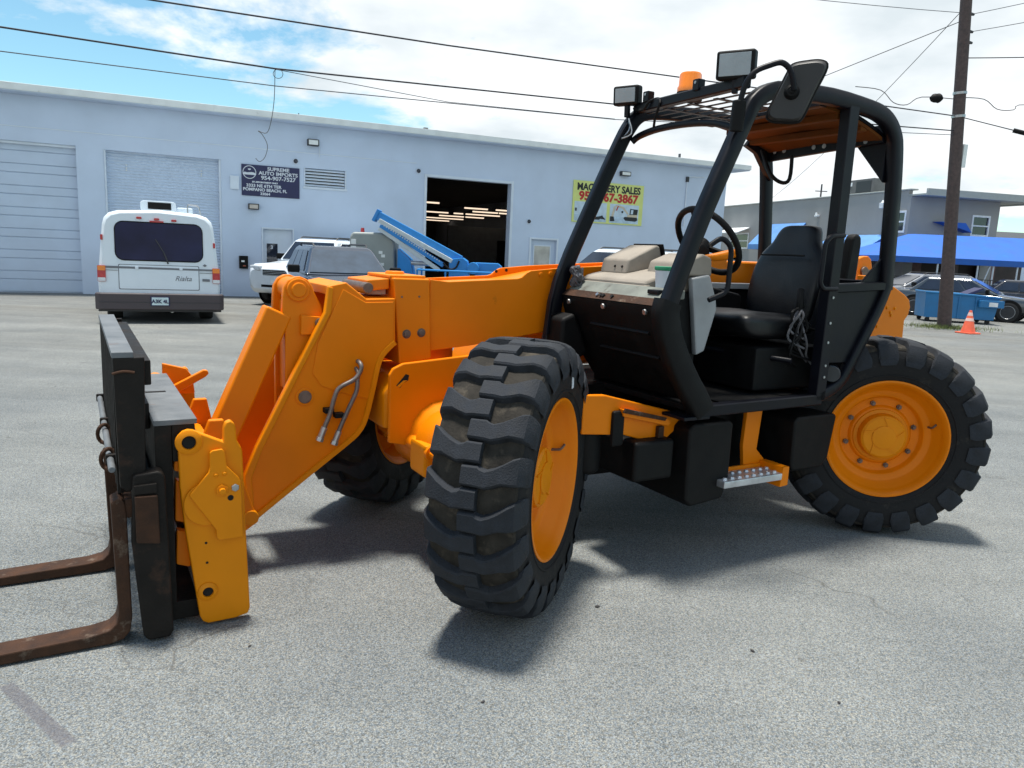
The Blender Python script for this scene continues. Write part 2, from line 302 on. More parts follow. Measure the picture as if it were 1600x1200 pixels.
# --- wheels
TR = .573
TYP = [(.318, .150), (.335, .178), (.37, .192), (.42, .198), (.46, .198), (.495, .192), (.52, .176), (.533, .14), (.540, .07), (.541, 0)]
def lug_mesh(side):
    """one tread bar from just past the centre line over the shoulder, in wheel coordinates around angle 0 (+x)"""
    st = [(-.034, .573, .535, .000, .066), (.030, .573, .535, .000, .068), (.040, .573, .535, -.004, .062), (.062, .572, .534, -.008, .060), (.095, .571, .532, .002, .062), (.130, .569, .528, .018, .068), (.165, .562, .520, .030, .092), (.186, .548, .50, .036, .102), (.2, .520, .48, .038, .104), (.209, .478, .455, .038, .098), (.206, .440, .430, .036, .080)]
    bm = bmesh.new(); secs = []
    for t, rt, rb, s, w in st:
        sec = []
        for (rr, ds) in ((rb, -w / 2 - .012), (rt - .006, -w / 2 - .003), (rt, -w / 2 + .004), (rt, w / 2 - .004), (rt - .006, w / 2 + .003), (rb, w / 2 + .012)):
            a = (-s + ds) / TR; sec.append((rr * math.cos(a), -t * side, rr * math.sin(a)))
        secs.append(sec)
    loft(bm, secs); return mesh_from(bm, 'tread_lug', LUGTOP, 0, sharp=28)
LUG = {1: lug_mesh(1), -1: lug_mesh(-1)}
NL = 21
def build_wheel(parent, label=None):
    w = bpy.data.objects.new('wheel', None); COL.objects.link(w); w.parent = parent
    prof = TYP + [(r, -a) for r, a in TYP[::-1][1:]]
    P('tyre', mk(lathe, prof, 64, True), RUBBER, w, 0)
    P('tread_base', mk(lathe, [(.512, .184), (.524, .178), (.5355, .141), (.5425, .07), (.5435, 0), (.5425, -.07), (.5355, -.141), (.524, -.178), (.512, -.184), (.50, -.15), (.50, .15)], 64, True), TREADB, w, 0)
    rim = [(.0, .05), (.16, .05), (.165, .045), (.175, .03), (.215, .026), (.222, .03), (.228, .06), (.236, .072), (.262, .078), (.272, .085), (.285, .118), (.297, .130), (.306, .150), (.318, .176), (.330, .186), (.339, .184), (.341, .174),
           (.330, .160), (.310, .150), (.300, -.150), (.330, -.165), (.339, -.182), (.330, -.186), (.318, -.176), (.302, -.140), (.29, -.10), (.285, -.02), (.22, -.005), (.16, -.008), (.0, -.008)]
    P('rim', mk(lathe, rim, 64), ORANGE, w, 0, sharp=50)
    bm = bmesh.new(); lathe(bm, [(.155, .048), (.15, .06), (.132, .064), (.128, .10), (.124, .118), (.112, .127), (.0, .129)], 40)
    P('rim_guard', mk(lathe, [(.362, .188), (.366, .1955), (.372, .1965), (.376, .190)], 64, True), RUBBER, w, 0)
    hub = P('hub', bm, YELLOW, w, 0, sharp=30)
    bm = bmesh.new(); lathe(bm, [(.066, .127), (.066, .1335), (.058, .1355), (.0, .1355)], 32)
    for k in range(5): 
        a = 2 * math.pi * k / 5 + .3; box(bm, -.03, .03, -.1325, -.125, -.0035, .0035, Matrix.Translation((.088 * math.cos(a), 0, .088 * math.sin(a))) @ Matrix.Rotation(-a - .5, 4, 'Y'))
    ob('hub_cap', bm, YELLOW, w, 0)
    for k in range(8):
        a = 2 * math.pi * k / 8 + .35; x, z = .19 * math.cos(a), .19 * math.sin(a)
        bm = bmesh.new(); cyl(bm, (x, -.026, z), (x, -.044, z), .0155, n=6); cyl(bm, (x, -.044, z), (x, -.056, z), .009, n=8); P('wheel_nut', bm, BOLT, w, .001)
    bm = bmesh.new(); tube(bm, arcpath([(.24, -.05, .08), (.25, -.12, .085), (.262, -.135, .11)], .03), .006, 8); P('valve_stem', bm, BOLT, w, 0)
    for side in (1, -1):
        for k in range(NL):
            o = bpy.data.objects.new('tread_lug', LUG[side]); COL.objects.link(o); o.parent = w; o.rotation_euler = (0, -(2 * math.pi * (k + (.5 if side < 0 else 0)) / NL), 0)
    return w
spin = [.10, .33, .05, .4]
for i, (x, y, st, flip) in enumerate(((.03, -.78, 41, 0), (0, .78, 38, 1), (2.42, -.78, -38, 0), (2.42, .78, -38, 1))):
    w = build_wheel(T) if i == 0 else copy_tree(w0, T)
    if i == 0: w0 = w
    k_ = 1 if i < 2 else .975; w.scale = (k_, .92 * k_, k_); w.location = (x, y, TR * k_ - .004); w.rotation_euler = (Matrix.Rotation(R(st) + (math.pi if flip else 0), 4, 'Z') @ Matrix.Rotation(spin[i], 4, 'Y')).to_euler()
    w['label'] = ('left front wheel with deep tread steered towards the forks', 'right front wheel behind the boom', 'left rear wheel seen face on', 'right rear wheel hidden behind the chassis')[i]
bm = bmesh.new(); box(bm, -.012, .012, -.0015, .0015, -.028, .028); P('tyre_sticker', bm, CUPW, bpy.data.objects['wheel'], 0, loc=(.075, -.2005, .405), rot=(0, R(-12), 0))

# --- axles
def axle(x):
    bm = bmesh.new()
    tube(bm, [(x, -.62, TR), (x, -.45, TR), (x, -.30, TR), (x, -.20, TR), (x, -.05, TR), (x, .1, TR), (x, .25, TR), (x, .4, TR), (x, .6, TR)], [.085, .09, .11, .15, .19, .20, .15, .10, .085], 18)
    box(bm, x - .09, x + .09, -.62, -.5, TR - .14, TR + .14); box(bm, x - .09, x + .09, .5, .62, TR - .14, TR + .14)
    P('axle', bm, ORANGE, T, .012)
    for s in (-1, 1):
        bm = bmesh.new(); cyl(bm, (x, s * .56, TR - .17), (x, s * .56, TR + .17), .05); cyl(bm, (x, s * .58, TR), (x, s * .74, TR), .12, .14, n=24); P('wheel_carrier', bm, ORANGE, T, .006)
axle(0); axle(2.42)
bm = bmesh.new(); tube(bm, arcpath([(-.16, -.5, .56), (-.17, 0, .56), (-.16, .5, .56)], .05), .022, 10); cyl(bm, (-.16, -.34, .56), (-.16, .3, .56), .04); P('steering_rod', bm, ORANGE, T, .002)
bm = bmesh.new(); box(bm, -.2, -.1, -.33, -.14, .44, .60); P('steering_bracket', bm, YELLOW, T, .02)

# --- chassis
ch = [(-.284, .890), (-.266, .920), (-.215, .943), (.140, .973), (.30, .98), (.30, .66), (.1, .66), (-.008, .690), (-.112, .626), (-.157, .556), (-.183, .539), (-.282, .561)]
P('chassis_side_plate', mk(prism, ch, -.085, -.06), ORANGE, T, .006); P('chassis_side_plate', mk(prism, ch, .46, .485), ORANGE, T, .006)
sl_ = [(-.250, .838), (-.203, .892), (-.186, .886), (-.190, .862), (-.214, .848), (-.232, .826)]
P('plate_slot', mk(prism, sl_, -.0865, -.083), HOLE, T, .0)
P('plate_slot_lip', mk(prism, [(-.247, .836), (-.214, .862), (-.196, .862), (-.214, .848), (-.234, .828)], -.088, -.0845), YELLOW, T, .001)
P('chassis_rail', B(.25, 2.95, -.12, .52, .46, .80), BLACKM, T, .02)
P('chassis_cross_box', B(-.255, .25, -.055, .455, .60, .86), ORANGE, T, .02)
P('chassis_nose', mk(prism, [(-.30, .62), (-.12, .62), (-.05, .72), (-.05, .88), (-.24, .88), (-.30, .80)], -.052, .45), YELLOW, T, .02)
P('belly_guard', B(.3, 2.2, -.30, .6, .34, .46), BLACKM, T, .03)
P('engine_cover', mk(prism, [(.45, .80), (2.9, .80), (2.9, 1.16), (1.0, 1.12), (.55, .98)], .50, .88), ORANGE, T, .03)
# tail
tl = [(2.78, 1.44), (2.922, 1.405), (3.035, 1.372), (3.150, 1.325), (3.205, 1.290), (3.225, 1.245), (3.215, 1.195), (3.180, 1.155), (3.193, .92), (3.10, .62), (2.70, .62), (2.70, 1.44)]
P('tail_plate', mk(prism, tl, -.36, -.32), ORANGE, T, .006); P('tail_plate', mk(prism, tl, .60, .64), ORANGE, T, .006)
P('counterweight', mk(prism, [(2.8, .55), (3.12, .62), (3.165, .95), (3.15, 1.20), (2.8, 1.22)], -.319, .599), ORANGE, T, .02)
tw = [(2.95, 1.20), (3.0, 1.38), (3.05, 1.518), (3.10, 1.545), (3.151, 1.562), (3.205, 1.567), (3.240, 1.545), (3.279, 1.437), (3.36, 1.408), (3.40, 1.2)]
P('boom_tower', mk(prism, tw, -.02, .03), ORANGE, T, .006); P('boom_tower', mk(prism, tw, .42, .47), ORANGE, T, .006)
P('pivot_pin', mk(cyl, (3.17, -.035, 1.46), (3.17, .49, 1.46), .035), BOLT, T, .004)
P('hose_clip', B(3.20, 3.245, -.03, -.019, 1.455, 1.475), BOLT, T, .003)
for (x, z) in ((2.98, 1.24), (3.06, 1.235), (3.02, 1.21), (3.03, 1.19), (2.9, 1.12)): P('plate_bolt', mk(cyl, (x, -.358, z), (x, -.368, z), .010, n=8), YELLOW, T, .001)

# --- boom
bt = [(-.03, .985), (.204, 1.0), (.63, 1.06), (3.25, 1.20), (3.25, 1.50), (1.95, 1.49), (.72, 1.385), (.467, 1.335), (.07, 1.312), (-.03, 1.318)]
P('boom_outer_tube', mk(prism, bt, .062, .388), ORANGE, T, .012)
bs = [(-.03, 1.336), (.070, 1.327), (.467, 1.351), (.490, 1.358), (.520, 1.382), (.545, 1.394), (.715, 1.412), (.90, 1.425), (1.6, 1.47), (1.95, 1.507), (1.95, 1.30), (.63, 1.065), (.204, 1.003), (-.03, .980)]
P('boom_side_plate', mk(prism, bs, .048, .0615), ORANGE, T, .004); P('boom_side_plate', mk(prism, bs, .3885, .402), ORANGE, T, .004)
for (x, z) in ((.605, 1.374), (.665, 1.380)): P('plate_boss', mk(cyl, (x, .047, z), (x, .040, z), .012, n=14), ORANGE, T, .002)
for (x, z) in ((.52, 1.40), (.585, 1.408)): P('plate_hole', mk(cyl, (x, .3880, z - .025), (x, .3865, z - .025), .009, n=12), HOLE, T, 0)
P('boom_collar', mk(prism, [(-.229, 1.340), (-.040, 1.338), (-.022, .942), (-.191, .922)], .03, .42), ORANGE, T, .008, 3)
P('collar_cap', B(-.235, -.05, .06, .39, 1.338, 1.352), YELLOW, T, .004)
P('collar_cap', mk(cyl, (-.15, .22, 1.350), (-.15, .22, 1.366), .05, .045, n=24), ORANGE, T, .003)
for (x, z) in ((-.157, 1.070), (-.080, 1.075)):
    bm = bmesh.new(); cyl(bm, (x, .03, z), (x, .018, z), .017, n=6); cyl(bm, (x, .031, z), (x, .026, z), .022, n=18); P('collar_bolt', bm, BOLT, T, .002)
for (x, z) in ((-.185, 1.25), (-.095, 1.252)): P('collar_bolt', mk(cyl, (x, .0305, z), (x, .027, z), .005, n=8), BOLT, T, 0)
# wear pad carrier at the mouth of the collar
P('wear_pad_carrier', mk(prism, [(-.345, 1.325), (-.235, 1.335), (-.235, 1.285), (-.345, 1.272)], .07, .38), ORANGE, T, .006)
P('wear_pad_roller', mk(cyl, (-.345, .055, 1.288), (-.345, .395, 1.288), .026), BOLT, T, .003)
for y in (.10, .2, .3): P('wear_pad', B(-.33, -.24, y, y + .06, 1.255, 1.283), DASH, T, .004)
P('boom_inner_tube', B(-.42, .5, .08, .37, 1.02, 1.245), ORANGE, T, .02, 3)
# gooseneck boom head
gn = [(-.469, 1.316), (-.371, 1.241), (-.229, 1.245), (-.224, 1.024), (-.255, 1.000), (-.285, .965), (-.304, .925), (-.322, .835), (-.350, .712), (-.372, .645), (-.395, .607), (-.426, .573), (-.529, .497), (-.739, .343), (-.889, .228), (-.915, .238), (-.930, .275), (-.936, .442), (-.879, .578), (-.707, .918), (-.566, 1.184), (-.552, 1.298)]
for y0, y1 in ((.0, .03), (.42, .45)): P('gooseneck_plate', mk(prism, gn, y0, y1), ORANGE, T, .006, 3)
P('gooseneck_top', mk(prism, [(-.551, 1.298), (-.469, 1.3155), (-.375, 1.241), (-.385, 1.215), (-.47, 1.27), (-.55, 1.255)], .0305, .4195), YELLOW, T, .006)
fl = [(-.554, 1.297), (-.570, 1.178), (-.705, .918), (-.877, .580), (-.934, .442), (-.926, .30), (-.892, .30), (-.90, .435), (-.85, .565), (-.675, .918), (-.540, 1.178), (-.530, 1.290)]
P('gooseneck_front_flange', mk(prism, fl, -.012, .028), YELLOW, T, .006); P('gooseneck_front_flange', mk(prism, fl, .422, .462), YELLOW, T, .006)
rf = [(-.230, 1.035), (-.262, 1.008), (-.294, .972), (-.314, .925), (-.333, .835), (-.361, .712), (-.383, .645), (-.406, .610), (-.436, .580), (-.540, .503), (-.750, .350), (-.885, .250)]
P('gooseneck_rear_flange', mk(sweep, smoothpath([(x, .006, z) for x, z in rf], 2), .026, .042, (0, 1, 0)), YELLOW, T, 0)
P('gooseneck_web', mk(prism, [(-.24, 1.23), (-.24, 1.05), (-.30, .97), (-.33, .83), (-.36, .70), (-.42, .61), (-.53, .53), (-.73, .385), (-.80, .37), (-.60, .56), (-.45, .80), (-.36, 1.23)], .031, .419), ORANGE, T, .01)
P('gooseneck_doubler', mk(prism, [(-.485, 1.285), (-.376, 1.225), (-.24, 1.228), (-.238, 1.04), (-.29, .965), (-.325, .80), (-.36, .765), (-.50, .805), (-.585, .84), (-.625, .90), (-.60, 1.04)], -.006, -.0005), ORANGE, T, .004)
P('gooseneck_pin', mk(cyl, (-.661, -.014, .792), (-.661, .465, .792), .030, n=24), BOLT, T, .004)
P('pin_collar', mk(cyl, (-.661, -.006, .792), (-.661, .004, .792), .042, n=28), ORANGE, T, .003)
P('plate_bolt', mk(cyl, (-.30, -.004, 1.115), (-.30, .004, 1.115), .012, n=6), BOLT, T, .001)
P('pipe_port', mk(prism, [(-.448, .872), (-.42, .955), (-.405, .962), (-.395, .945), (-.415, .872)], -.0025, .004), HOLE, T, 0)
for pts in ([(-.415, .05, .952), (-.412, -.035, .945), (-.412, -.05, .915), (-.442, -.05, .872), (-.512, -.05, .836), (-.536, -.05, .792), (-.556, -.05, .718), (-.577, -.05, .668), (-.590, -.05, .635)], [(-.425, .03, .93), (-.418, -.03, .90), (-.427, -.045, .871), (-.432, -.05, .817), (-.465, -.05, .743), (-.502, -.05, .662), (-.522, -.05, .612)]):
    o = P('hydraulic_pipe', mk(tube, smoothpath(pts, 4), .0105, 10), PIPE, T, 0)
    e, d = Vector(pts[-1]), (Vector(pts[-1]) - Vector(pts[-2])).normalized()
    bm = bmesh.new(); cyl(bm, e - d * .02, e + d * .03, .0145, n=12); cyl(bm, e + d * .03, e + d * .048, .018, n=6); P('pipe_coupling', bm, STEEL, o, .001)
P('pipe_clamp', B(-.578, -.535, -.045, .0, .715, .738), BLACKM, T, .003); P('pipe_clamp', B(-.53, -.485, -.045, .0, .690, .712), BLACKM, T, .003)
# tilt lever and link
lv = [(-.742, 1.245), (-.738, 1.285), (-.718, 1.318), (-.690, 1.333), (-.662, 1.335), (-.630, 1.322), (-.608, 1.292), (-.598, 1.262), (-.562, 1.193), (-.545, .95), (-.652, .74), (-.735, .66), (-.732, 1.10), (-.745, 1.18)]
for y0, y1 in ((.06, .095), (.255, .29)): P('tilt_lever', mk(prism, lv, y0, y1), ORANGE, T, .006, 3)
P('tilt_lever_web', mk(prism, [(-.715, 1.22), (-.60, 1.20), (-.60, .85), (-.715, .80)], .096, .254), ORANGE, T, .006)
bm = bmesh.new(); cyl(bm, (-.674, .045, 1.275), (-.674, .305, 1.275), .052, n=32); cyl(bm, (-.674, .034, 1.275), (-.674, .316, 1.275), .034, n=24); P('lever_pivot', bm, ORANGE, T, .005)
P('lever_pad', mk(prism, [(-.666, 1.163), (-.547, 1.151), (-.575, 1.074), (-.667, 1.072)], .034, .0595), ORANGE, T, .004)
bm = bmesh.new(); cyl(bm, (-.583, .034, 1.127), (-.583, .022, 1.127), .022, n=18); cyl(bm, (-.583, .024, 1.127), (-.583, .016, 1.127), .014, n=6); P('lever_bolt', bm, BOLT, T, .002)
a, b_ = Vector((-.757, .105, 1.178)), Vector((-1.015, .105, .60)); d = (b_ - a); L = d.length; q = Matrix.Translation(a) @ d.to_track_quat('X', 'Y').to_matrix().to_4x4()
bm = bmesh.new(); box(bm, 0, L, -.062, .062, -.05, .05, q); P('tilt_link', bm, ORANGE, T, .012, 3)
for t_ in (.10, .34): bm = bmesh.new(); box(bm, t_ * 1.0 + .05, t_ + .068, -.03, -.018, .047, .054, q); box(bm, t_ + .056, t_ + .066, -.018, .0, .047, .054, q); P('link_hole', bm, HOLE, T, 0)
for s in (-1, 1): bm = bmesh.new(); box(bm, L * .66, L * .97, -.045 + s * .03, -.037 + s * .03, .049, .053, q); P('link_slot', bm, HOLE, T, 0)
P('front_differential', mk(lathe, [(0, -.14), (.12, -.13), (.165, -.06), (.165, .06), (.12, .13), (0, .14)], 28), ORANGE, T, .0, loc=(-.02, -.22, .56), rot=(0, 0, R(12)))
P('tilt_ram', mk(cyl, (-.64, .225, .72), (-.36, .225, .92), .055), ORANGE, T, .006)
P('tilt_ram_rod', mk(cyl, (-.70, .225, .70), (-.62, .225, .735), .026), STEEL, T, .003)
GLASS_ = pm('dark glass jar', (.02, .025, .03), .15, var=.3, scale=10)
# --- quick hitch
hp = [(-1.248, .747), (-1.244, .768), (-1.232, .780), (-1.214, .786), (-1.195, .783), (-1.092, .733), (-1.090, .785), (-1.082, .806), (-1.065, .813), (-1.051, .802), (-1.046, .780), (-1.043, .735), (-1.030, .71), (-1.023, .689), (-1.017, .445), (-1.004, .045), (-1.012, .022), (-1.06, .012), (-1.160, .010), (-1.180, .022), (-1.190, .045), (-1.214, .242), (-1.233, .398), (-1.248, .575)]
for y0, y1, nm in ((-.48, -.445, 'near'), (.86, .895, 'far')): P('hitch_plate', mk(prism, hp, y0, y1), YELLOW, T, .006, 3)
lk = [(-1.145, .700), (-1.136, .708), (-1.100, .712), (-1.092, .700), (-1.085, .643), (-1.045, .598), (-1.035, .577), (-1.029, .354), (-1.118, .353), (-1.126, .365), (-1.127, .395), (-1.218, .540), (-1.214, .550), (-1.150, .625), (-1.145, .645)]
P('lock_plate', mk(prism, lk, -.505, -.4955), YELLOW, T, .0035)
P('lock_disc', mk(cyl, (-1.153, -.479, .50), (-1.153, -.494, .50), .085, n=36), YELLOW, T, .003)
P('lock_tongue', mk(prism, [(-1.14, .70), (-1.10, .70), (-1.10, .66), (-1.14, .66)], -.4950, -.478), YELLOW, T, .003)
for (x, z, r) in ((-1.213, .741, .031), (-1.160, .144, .024)):
    bm = bmesh.new(); lathe(bm, [(r * 1.55, 0), (r * 1.5, .006), (r * 1.12, .012), (r * .85, .013), (r * .8, .002), (0, .002)], 28); o = P('pin_bush', bm, YELLOW, T, 0, loc=(x, -.479, z))
    P('bush_bore', mk(cyl, (x, -.4815, z), (x, -.483, z), r * .78, n=24), HOLE, T, 0)
bm = bmesh.new(); cyl(bm, (-1.105, -.505, .552), (-1.105, -.515, .552), .024, n=6); cyl(bm, (-1.105, -.515, .552), (-1.105, -.530, .552), .012, n=12); P('lock_nut', bm, YELLOW, T, .002)
P('lock_bolt', mk(cyl, (-1.057, -.505, .557), (-1.057, -.513, .557), .015, n=6), STEEL, T, .002)
P('lock_hole', mk(cyl, (-1.074, -.5056, .518), (-1.074, -.5066, .518), .011, n=16), HOLE, T, 0)
for (x, z) in ((-1.125, .612), (-1.095, .616)): P('lock_rivet', mk(cyl, (x, -.505, z), (x, -.513, z), .009, .005, n=12), YELLOW, T, .001)
for (x, z) in ((-1.162, .341), (-1.160, .261)): P('plate_hole', mk(cyl, (x, -.4805, z), (x, -.4815, z), .005, n=10), HOLE, T, 0)
P('hitch_tube', mk(cyl, (-1.213, -.44, .741), (-1.213, .855, .741), .045), YELLOW, T, .004)
P('hitch_tube', mk(cyl, (-1.14, -.44, .16), (-1.14, .855, .16), .05), ORANGE, T, .004)
P('hitch_back', mk(prism, [(-1.20, .24), (-1.06, .24), (-1.05, .60), (-1.17, .62)], -.30, .75), ORANGE, T, .015)
for y in (-.03, .455): P('hitch_lug', mk(prism, [(-1.16, .10), (-.94, .20), (-.88, .24), (-.90, .30), (-1.0, .62), (-1.02, .72), (-1.08, .72), (-1.16, .5)], y - .018, y + .018), ORANGE, T, .006)
P('hitch_lever', mk(prism, [(-1.18, .735), (-1.165, .755), (-1.01, .835), (-.99, .832), (-.985, .815), (-1.0, .80), (-1.15, .715)], .60, .63), ORANGE, T, .005)
P('hitch_pin', mk(cyl, (-.915, -.055, .262), (-.915, .49, .262), .035), YELLOW, T, .004)
for k, (zb, zt) in enumerate(((.62, .70), (.42, .56), (.24, .36))): P('hitch_bracket', mk(prism, [(-1.262, zb), (-1.21, zb - .02), (-1.20, zt), (-1.255, zt + .02)], -.425 + .01 * k, -.36), ORANGE, T, .008)
for k in range(5): 
    y = -.36 + k * .06; P('hydraulic_hose', mk(tube, smoothpath([(-1.06, y, .60), (-1.16 + .02 * (k % 2), y + .01, .5), (-1.18, y, .36), (-1.12, y + .02, .26)], 4), .014, 8), BLACKM if k % 2 else ORANGE, T, 0)

# --- fork carriage
P('carriage_box', B(-1.325, -1.266, -.44, .62, .10, .80), BLACKS, T, .004)
P('carriage_box_rear', B(-1.2655, -1.185, -.44, .62, .66, .80), BLACKS, T, .004)
P('carriage_box_top', B(-1.327, -1.178, -.444, .624, .801, .822), GREYTOP, T, .003)
P('box_slot', B(-1.31, -1.23, .12, .145, .8215, .824), HOLE, T, 0)
P('box_lip', B(-1.35, -1.328, -.30, .05, .76, .86), BLACKS, T, .004)
P('carriage_far_hook', mk(prism, [(-1.19, .70), (-1.19, .86), (-1.08, .83), (-1.05, .79), (-1.04, .70)], .70, .73), ORANGE, T, .006)
ep = [(-1.452, 1.062), (-1.351, 1.066), (-1.361, .655), (-1.386, .60), (-1.419, .58), (-1.445, .60)]
for y0, y1 in ((-.50, -.47), (.90, .93)): P('carriage_end_plate', mk(prism, ep, y0, y1), BLACKS, T, .004)
P('weld_bead', mk(tube, smoothpath([(-1.455, -.503, 1.010), (-1.42, -.504, 1.018), (-1.385, -.503, 1.013)], 4), .005, 8), RUST, T, 0)
P('carriage_top_bar', B(-1.455, -1.385, -.498, .928, 1.0635, 1.085), GREYTOP, T, .004)
P('carriage_rail', B(-1.40, -1.33, -.469, .899, .96, 1.05), BLACKS, T, .004)
for k in range(12):
    y = -.44 + k * .118; P('backrest_bar', B(-1.452, -1.436, y, y + .035, .56, 1.0625), BLACKS, T, .003)
lu = [(-1.406, .635), (-1.400, .648), (-1.325, .655), (-1.308, .648), (-1.301, .630), (-1.289, .035), (-1.300, .012), (-1.365, .010), (-1.380, .016), (-1.391, .035), (-1.416, .383)]
for y0, y1 in ((-.53, -.455), (.885, .96)): P('carriage_upright', mk(prism, lu, y0, y1), BLACKS, T, .007, 3)
P('stop_block', mk(prism, [(-1.403, .574), (-1.329, .572), (-1.326, .389), (-1.403, .402)], -.552, -.529), RUST, T, .005)
P('stop_plate', mk(prism, [(-1.405, .612), (-1.330, .615), (-1.330, .58), (-1.405, .58)], -.545, -.529), BLACKS, T, .003)
P('carriage_rail', B(-1.385, -1.33, -.454, .884, .46, .60), BLACKS, T, .006); P('carriage_rail', B(-1.36, -1.30, -.454, .884, .04, .16), BLACKS, T, .006)
P('carriage_skirt', B(-1.30, -1.187, -.43, .60, .025, .099), BLACKS, T, .004)
P('fork_shaft', mk(cyl, (-1.468, -.49, .665), (-1.468, .92, .665), .012), GREYTOP, T, .004)
for y in (-.35, .30, .88): P('shaft_bracket', B(-1.484, -1.40, y, y + .02, .645, .685), BLACKS, T, .006)
def fork(y, lab):
    bm = bmesh.new(); wv = .05
    prof = [(-1.478, .545), (-1.450, .56), (-1.434, .545), (-1.428, .50), (-1.424, .10), (-1.432, .045), (-1.455, .018), (-1.50, .008), (-2.62, .006), (-2.62, .016), (-1.85, .046), (-1.56, .052), (-1.50, .062), (-1.476, .085), (-1.468, .12)]
    prism(bm, prof, y - wv, y + wv); f = P('fork', bm, RUST, T, .006, 2); f['label'] = lab
    ob('fork_hook', B(-1.434, -1.387, y - .045, y + .045, .48, .552), RUST, f, .006)
fork(-.445, 'near rusty fork'); fork(.265, 'far rusty fork')
for y in (-.30, .12): 
    bm = bmesh.new(); tube(bm, [(-1.474 + .024 * math.cos(a), y + .010 * math.sin(a * 2), .655 + .040 * math.sin(a)) for a in [2 * math.pi * k / 16 for k in range(16)]], .008, 8, closed=True); P('chain_ring', bm, RUST, T, 0)

# --- cab: frame tubes
def mirror_y(pts, y): return [(x, y, z) for x, z in pts]
A = [(.978, .785), (.930, .855), (.873, .926), (.815, 1.01), (.767, 1.091), (.735, 1.16), (.717, 1.221), (.712, 1.26), (.722, 1.30), (.816, 1.545), (.911, 1.773), (1.033, 2.031), (1.105, 2.180), (1.135, 2.225), (1.182, 2.262), (1.235, 2.286), (1.301, 2.299), (1.629, 2.316), (1.918, 2.300), (2.03, 2.282), (2.10, 2.250), (2.150, 2.200), (2.180, 2.124), (2.210, 1.885), (2.240, 1.402)]
up = smoothpath([(x + .006, -.83, z - .028) for x, z in A[7:]], 3)
P('cab_frame_tube', mk(sweep, up, .074, .058, (0, 1, 0)), BLACKP, T, .0, sharp=60)
lowA = smoothpath([(x + .01, -.83, z) for x, z in A[:9]], 3)
P('cab_front_corner', mk(sweep, lowA, .115, .075, (0, 1, 0)), BLACKM, T, 0, sharp=60)
AR = [(.62, .92), (.647, 1.068), (.69, 1.342), (.892, 1.80), (1.03, 2.09), (1.085, 2.185), (1.13, 2.235), (1.19, 2.262), (1.30, 2.278), (1.629, 2.295), (1.918, 2.280), (2.05, 2.255), (2.11, 2.20), (2.14, 2.10), (2.17, 1.9), (2.215, 1.40), (2.22, .85)]
P('cab_frame_tube', mk(sweep, smoothpath([(x + .01, 0.0, z) for x, z in AR], 3), .074, .05, (0, 1, 0)), BLACKP, T, 0, sharp=60)
P('windscreen_channel', mk(sweep, smoothpath([(x - .04, -.035, z) for x, z in AR[1:6]], 3), .018, .03, (0, 1, 0)), BLACKP, T, 0)
P('front_header', mk(sweep, [(1.12, -.80, 2.286), (1.12, -.02, 2.272)], .05, .048, (0, 0, 1)), BLACKP, T, 0)
P('header_bow', mk(tube, smoothpath([(1.10, -.02, 2.10), (1.12, -.06, 2.13), (1.13, -.2, 2.152), (1.13, -.42, 2.152), (1.13, -.62, 2.13), (1.12, -.79, 2.08)], 4), .018, 10), BLACKP, T, 0)
P('cab_middle_post', mk(sweep, [(1.79, -.83, .80), (1.80, -.83, 1.5), (1.80, -.83, 2.26)], .070, .060, (0, 1, 0), .1), BLACKP, T, 0, sharp=30)
for z0 in (.98, 1.2, 1.33, 1.10, .92): P('hinge_bolt', mk(cyl, (1.795, -.857, z0), (1.795, -.864, z0), .007, n=8), STEEL, T, 0)
P('rear_corner_gusset', mk(prism, [(1.99, 2.235), (2.16, 2.235), (2.16, 1.98), (2.10, 2.04), (2.02, 2.13), (1.93, 2.165)], -.045, -.012), BLACKP, T, .003)
P('rear_corner_gusset', mk(prism, [(-.80, 2.165), (-.68, 2.165), (-.80, 2.00)], 2.165, 2.185, 'yz') if False else mk(prism, [(-.80, 2.20), (-.55, 2.20), (-.62, 2.13), (-.80, 1.93)], 2.155, 2.185, 'yz'), BLACKP, T, .003)
P('rear_header', mk(prism, [(-.80, 2.22), (.0, 2.19), (.0, 2.09), (-.80, 2.13)], 2.12, 2.15, 'yz'), BLACKP, T, .004)
for y in (-.70, -.63, -.44, -.37, -.16, -.09): P('header_hole', mk(cyl, (2.119, y, 2.145), (2.117, y, 2.145), .013, n=14), LENS, T, 0)
P('rear_sill', mk(sweep, [(1.80, -.83, 1.375), (2.24, -.83, 1.395)], .045, .055, (0, 1, 0)), BLACKP, T, 0)
P('rear_sill', mk(sweep, [(2.22, -.80, 1.395), (2.22, 0, 1.395)], .05, .05, (1, 0, 0)), BLACKP, T, 0)
P('rear_corner_gusset', mk(prism, [(2.05, 1.40), (2.20, 1.40), (2.20, 1.54)], -.825, -.81), BLACKP, T, .002)
pan = [(1.83, 1.365), (2.245, 1.385), (2.20, 1.275), (2.077, 1.055), (2.035, .985), (1.83, .99)]
P('cab_side_panel', mk(prism, pan, -.835, -.815), BLACKP, T, .003)
rl = smoothpath([(2.246, -.835, 1.395), (2.198, -.835, 1.282), (2.077, -.835, 1.077), (1.997, -.835, .942), (1.95, -.835, .885), (1.88, -.835, .845), (1.79, -.835, .815)], 3)
P('cab_rear_corner', mk(sweep, rl, .055, .05, (0, 1, 0)), BLACKP, T, 0, sharp=60)
P('rear_bulkhead', mk(prism, [(2.20, 1.37), (2.235, 1.37), (2.05, .98), (1.95, .84), (1.93, .84), (2.02, .99)], -.80, .0), BLACKM, T, .004)
P('glass_jar', mk(cyl, (1.93, -.80, .93), (1.88, -.84, .93), .045, n=20), GLASS_, T, .006)  # dark glass jar low in the rear corner of the cab, not a lamp
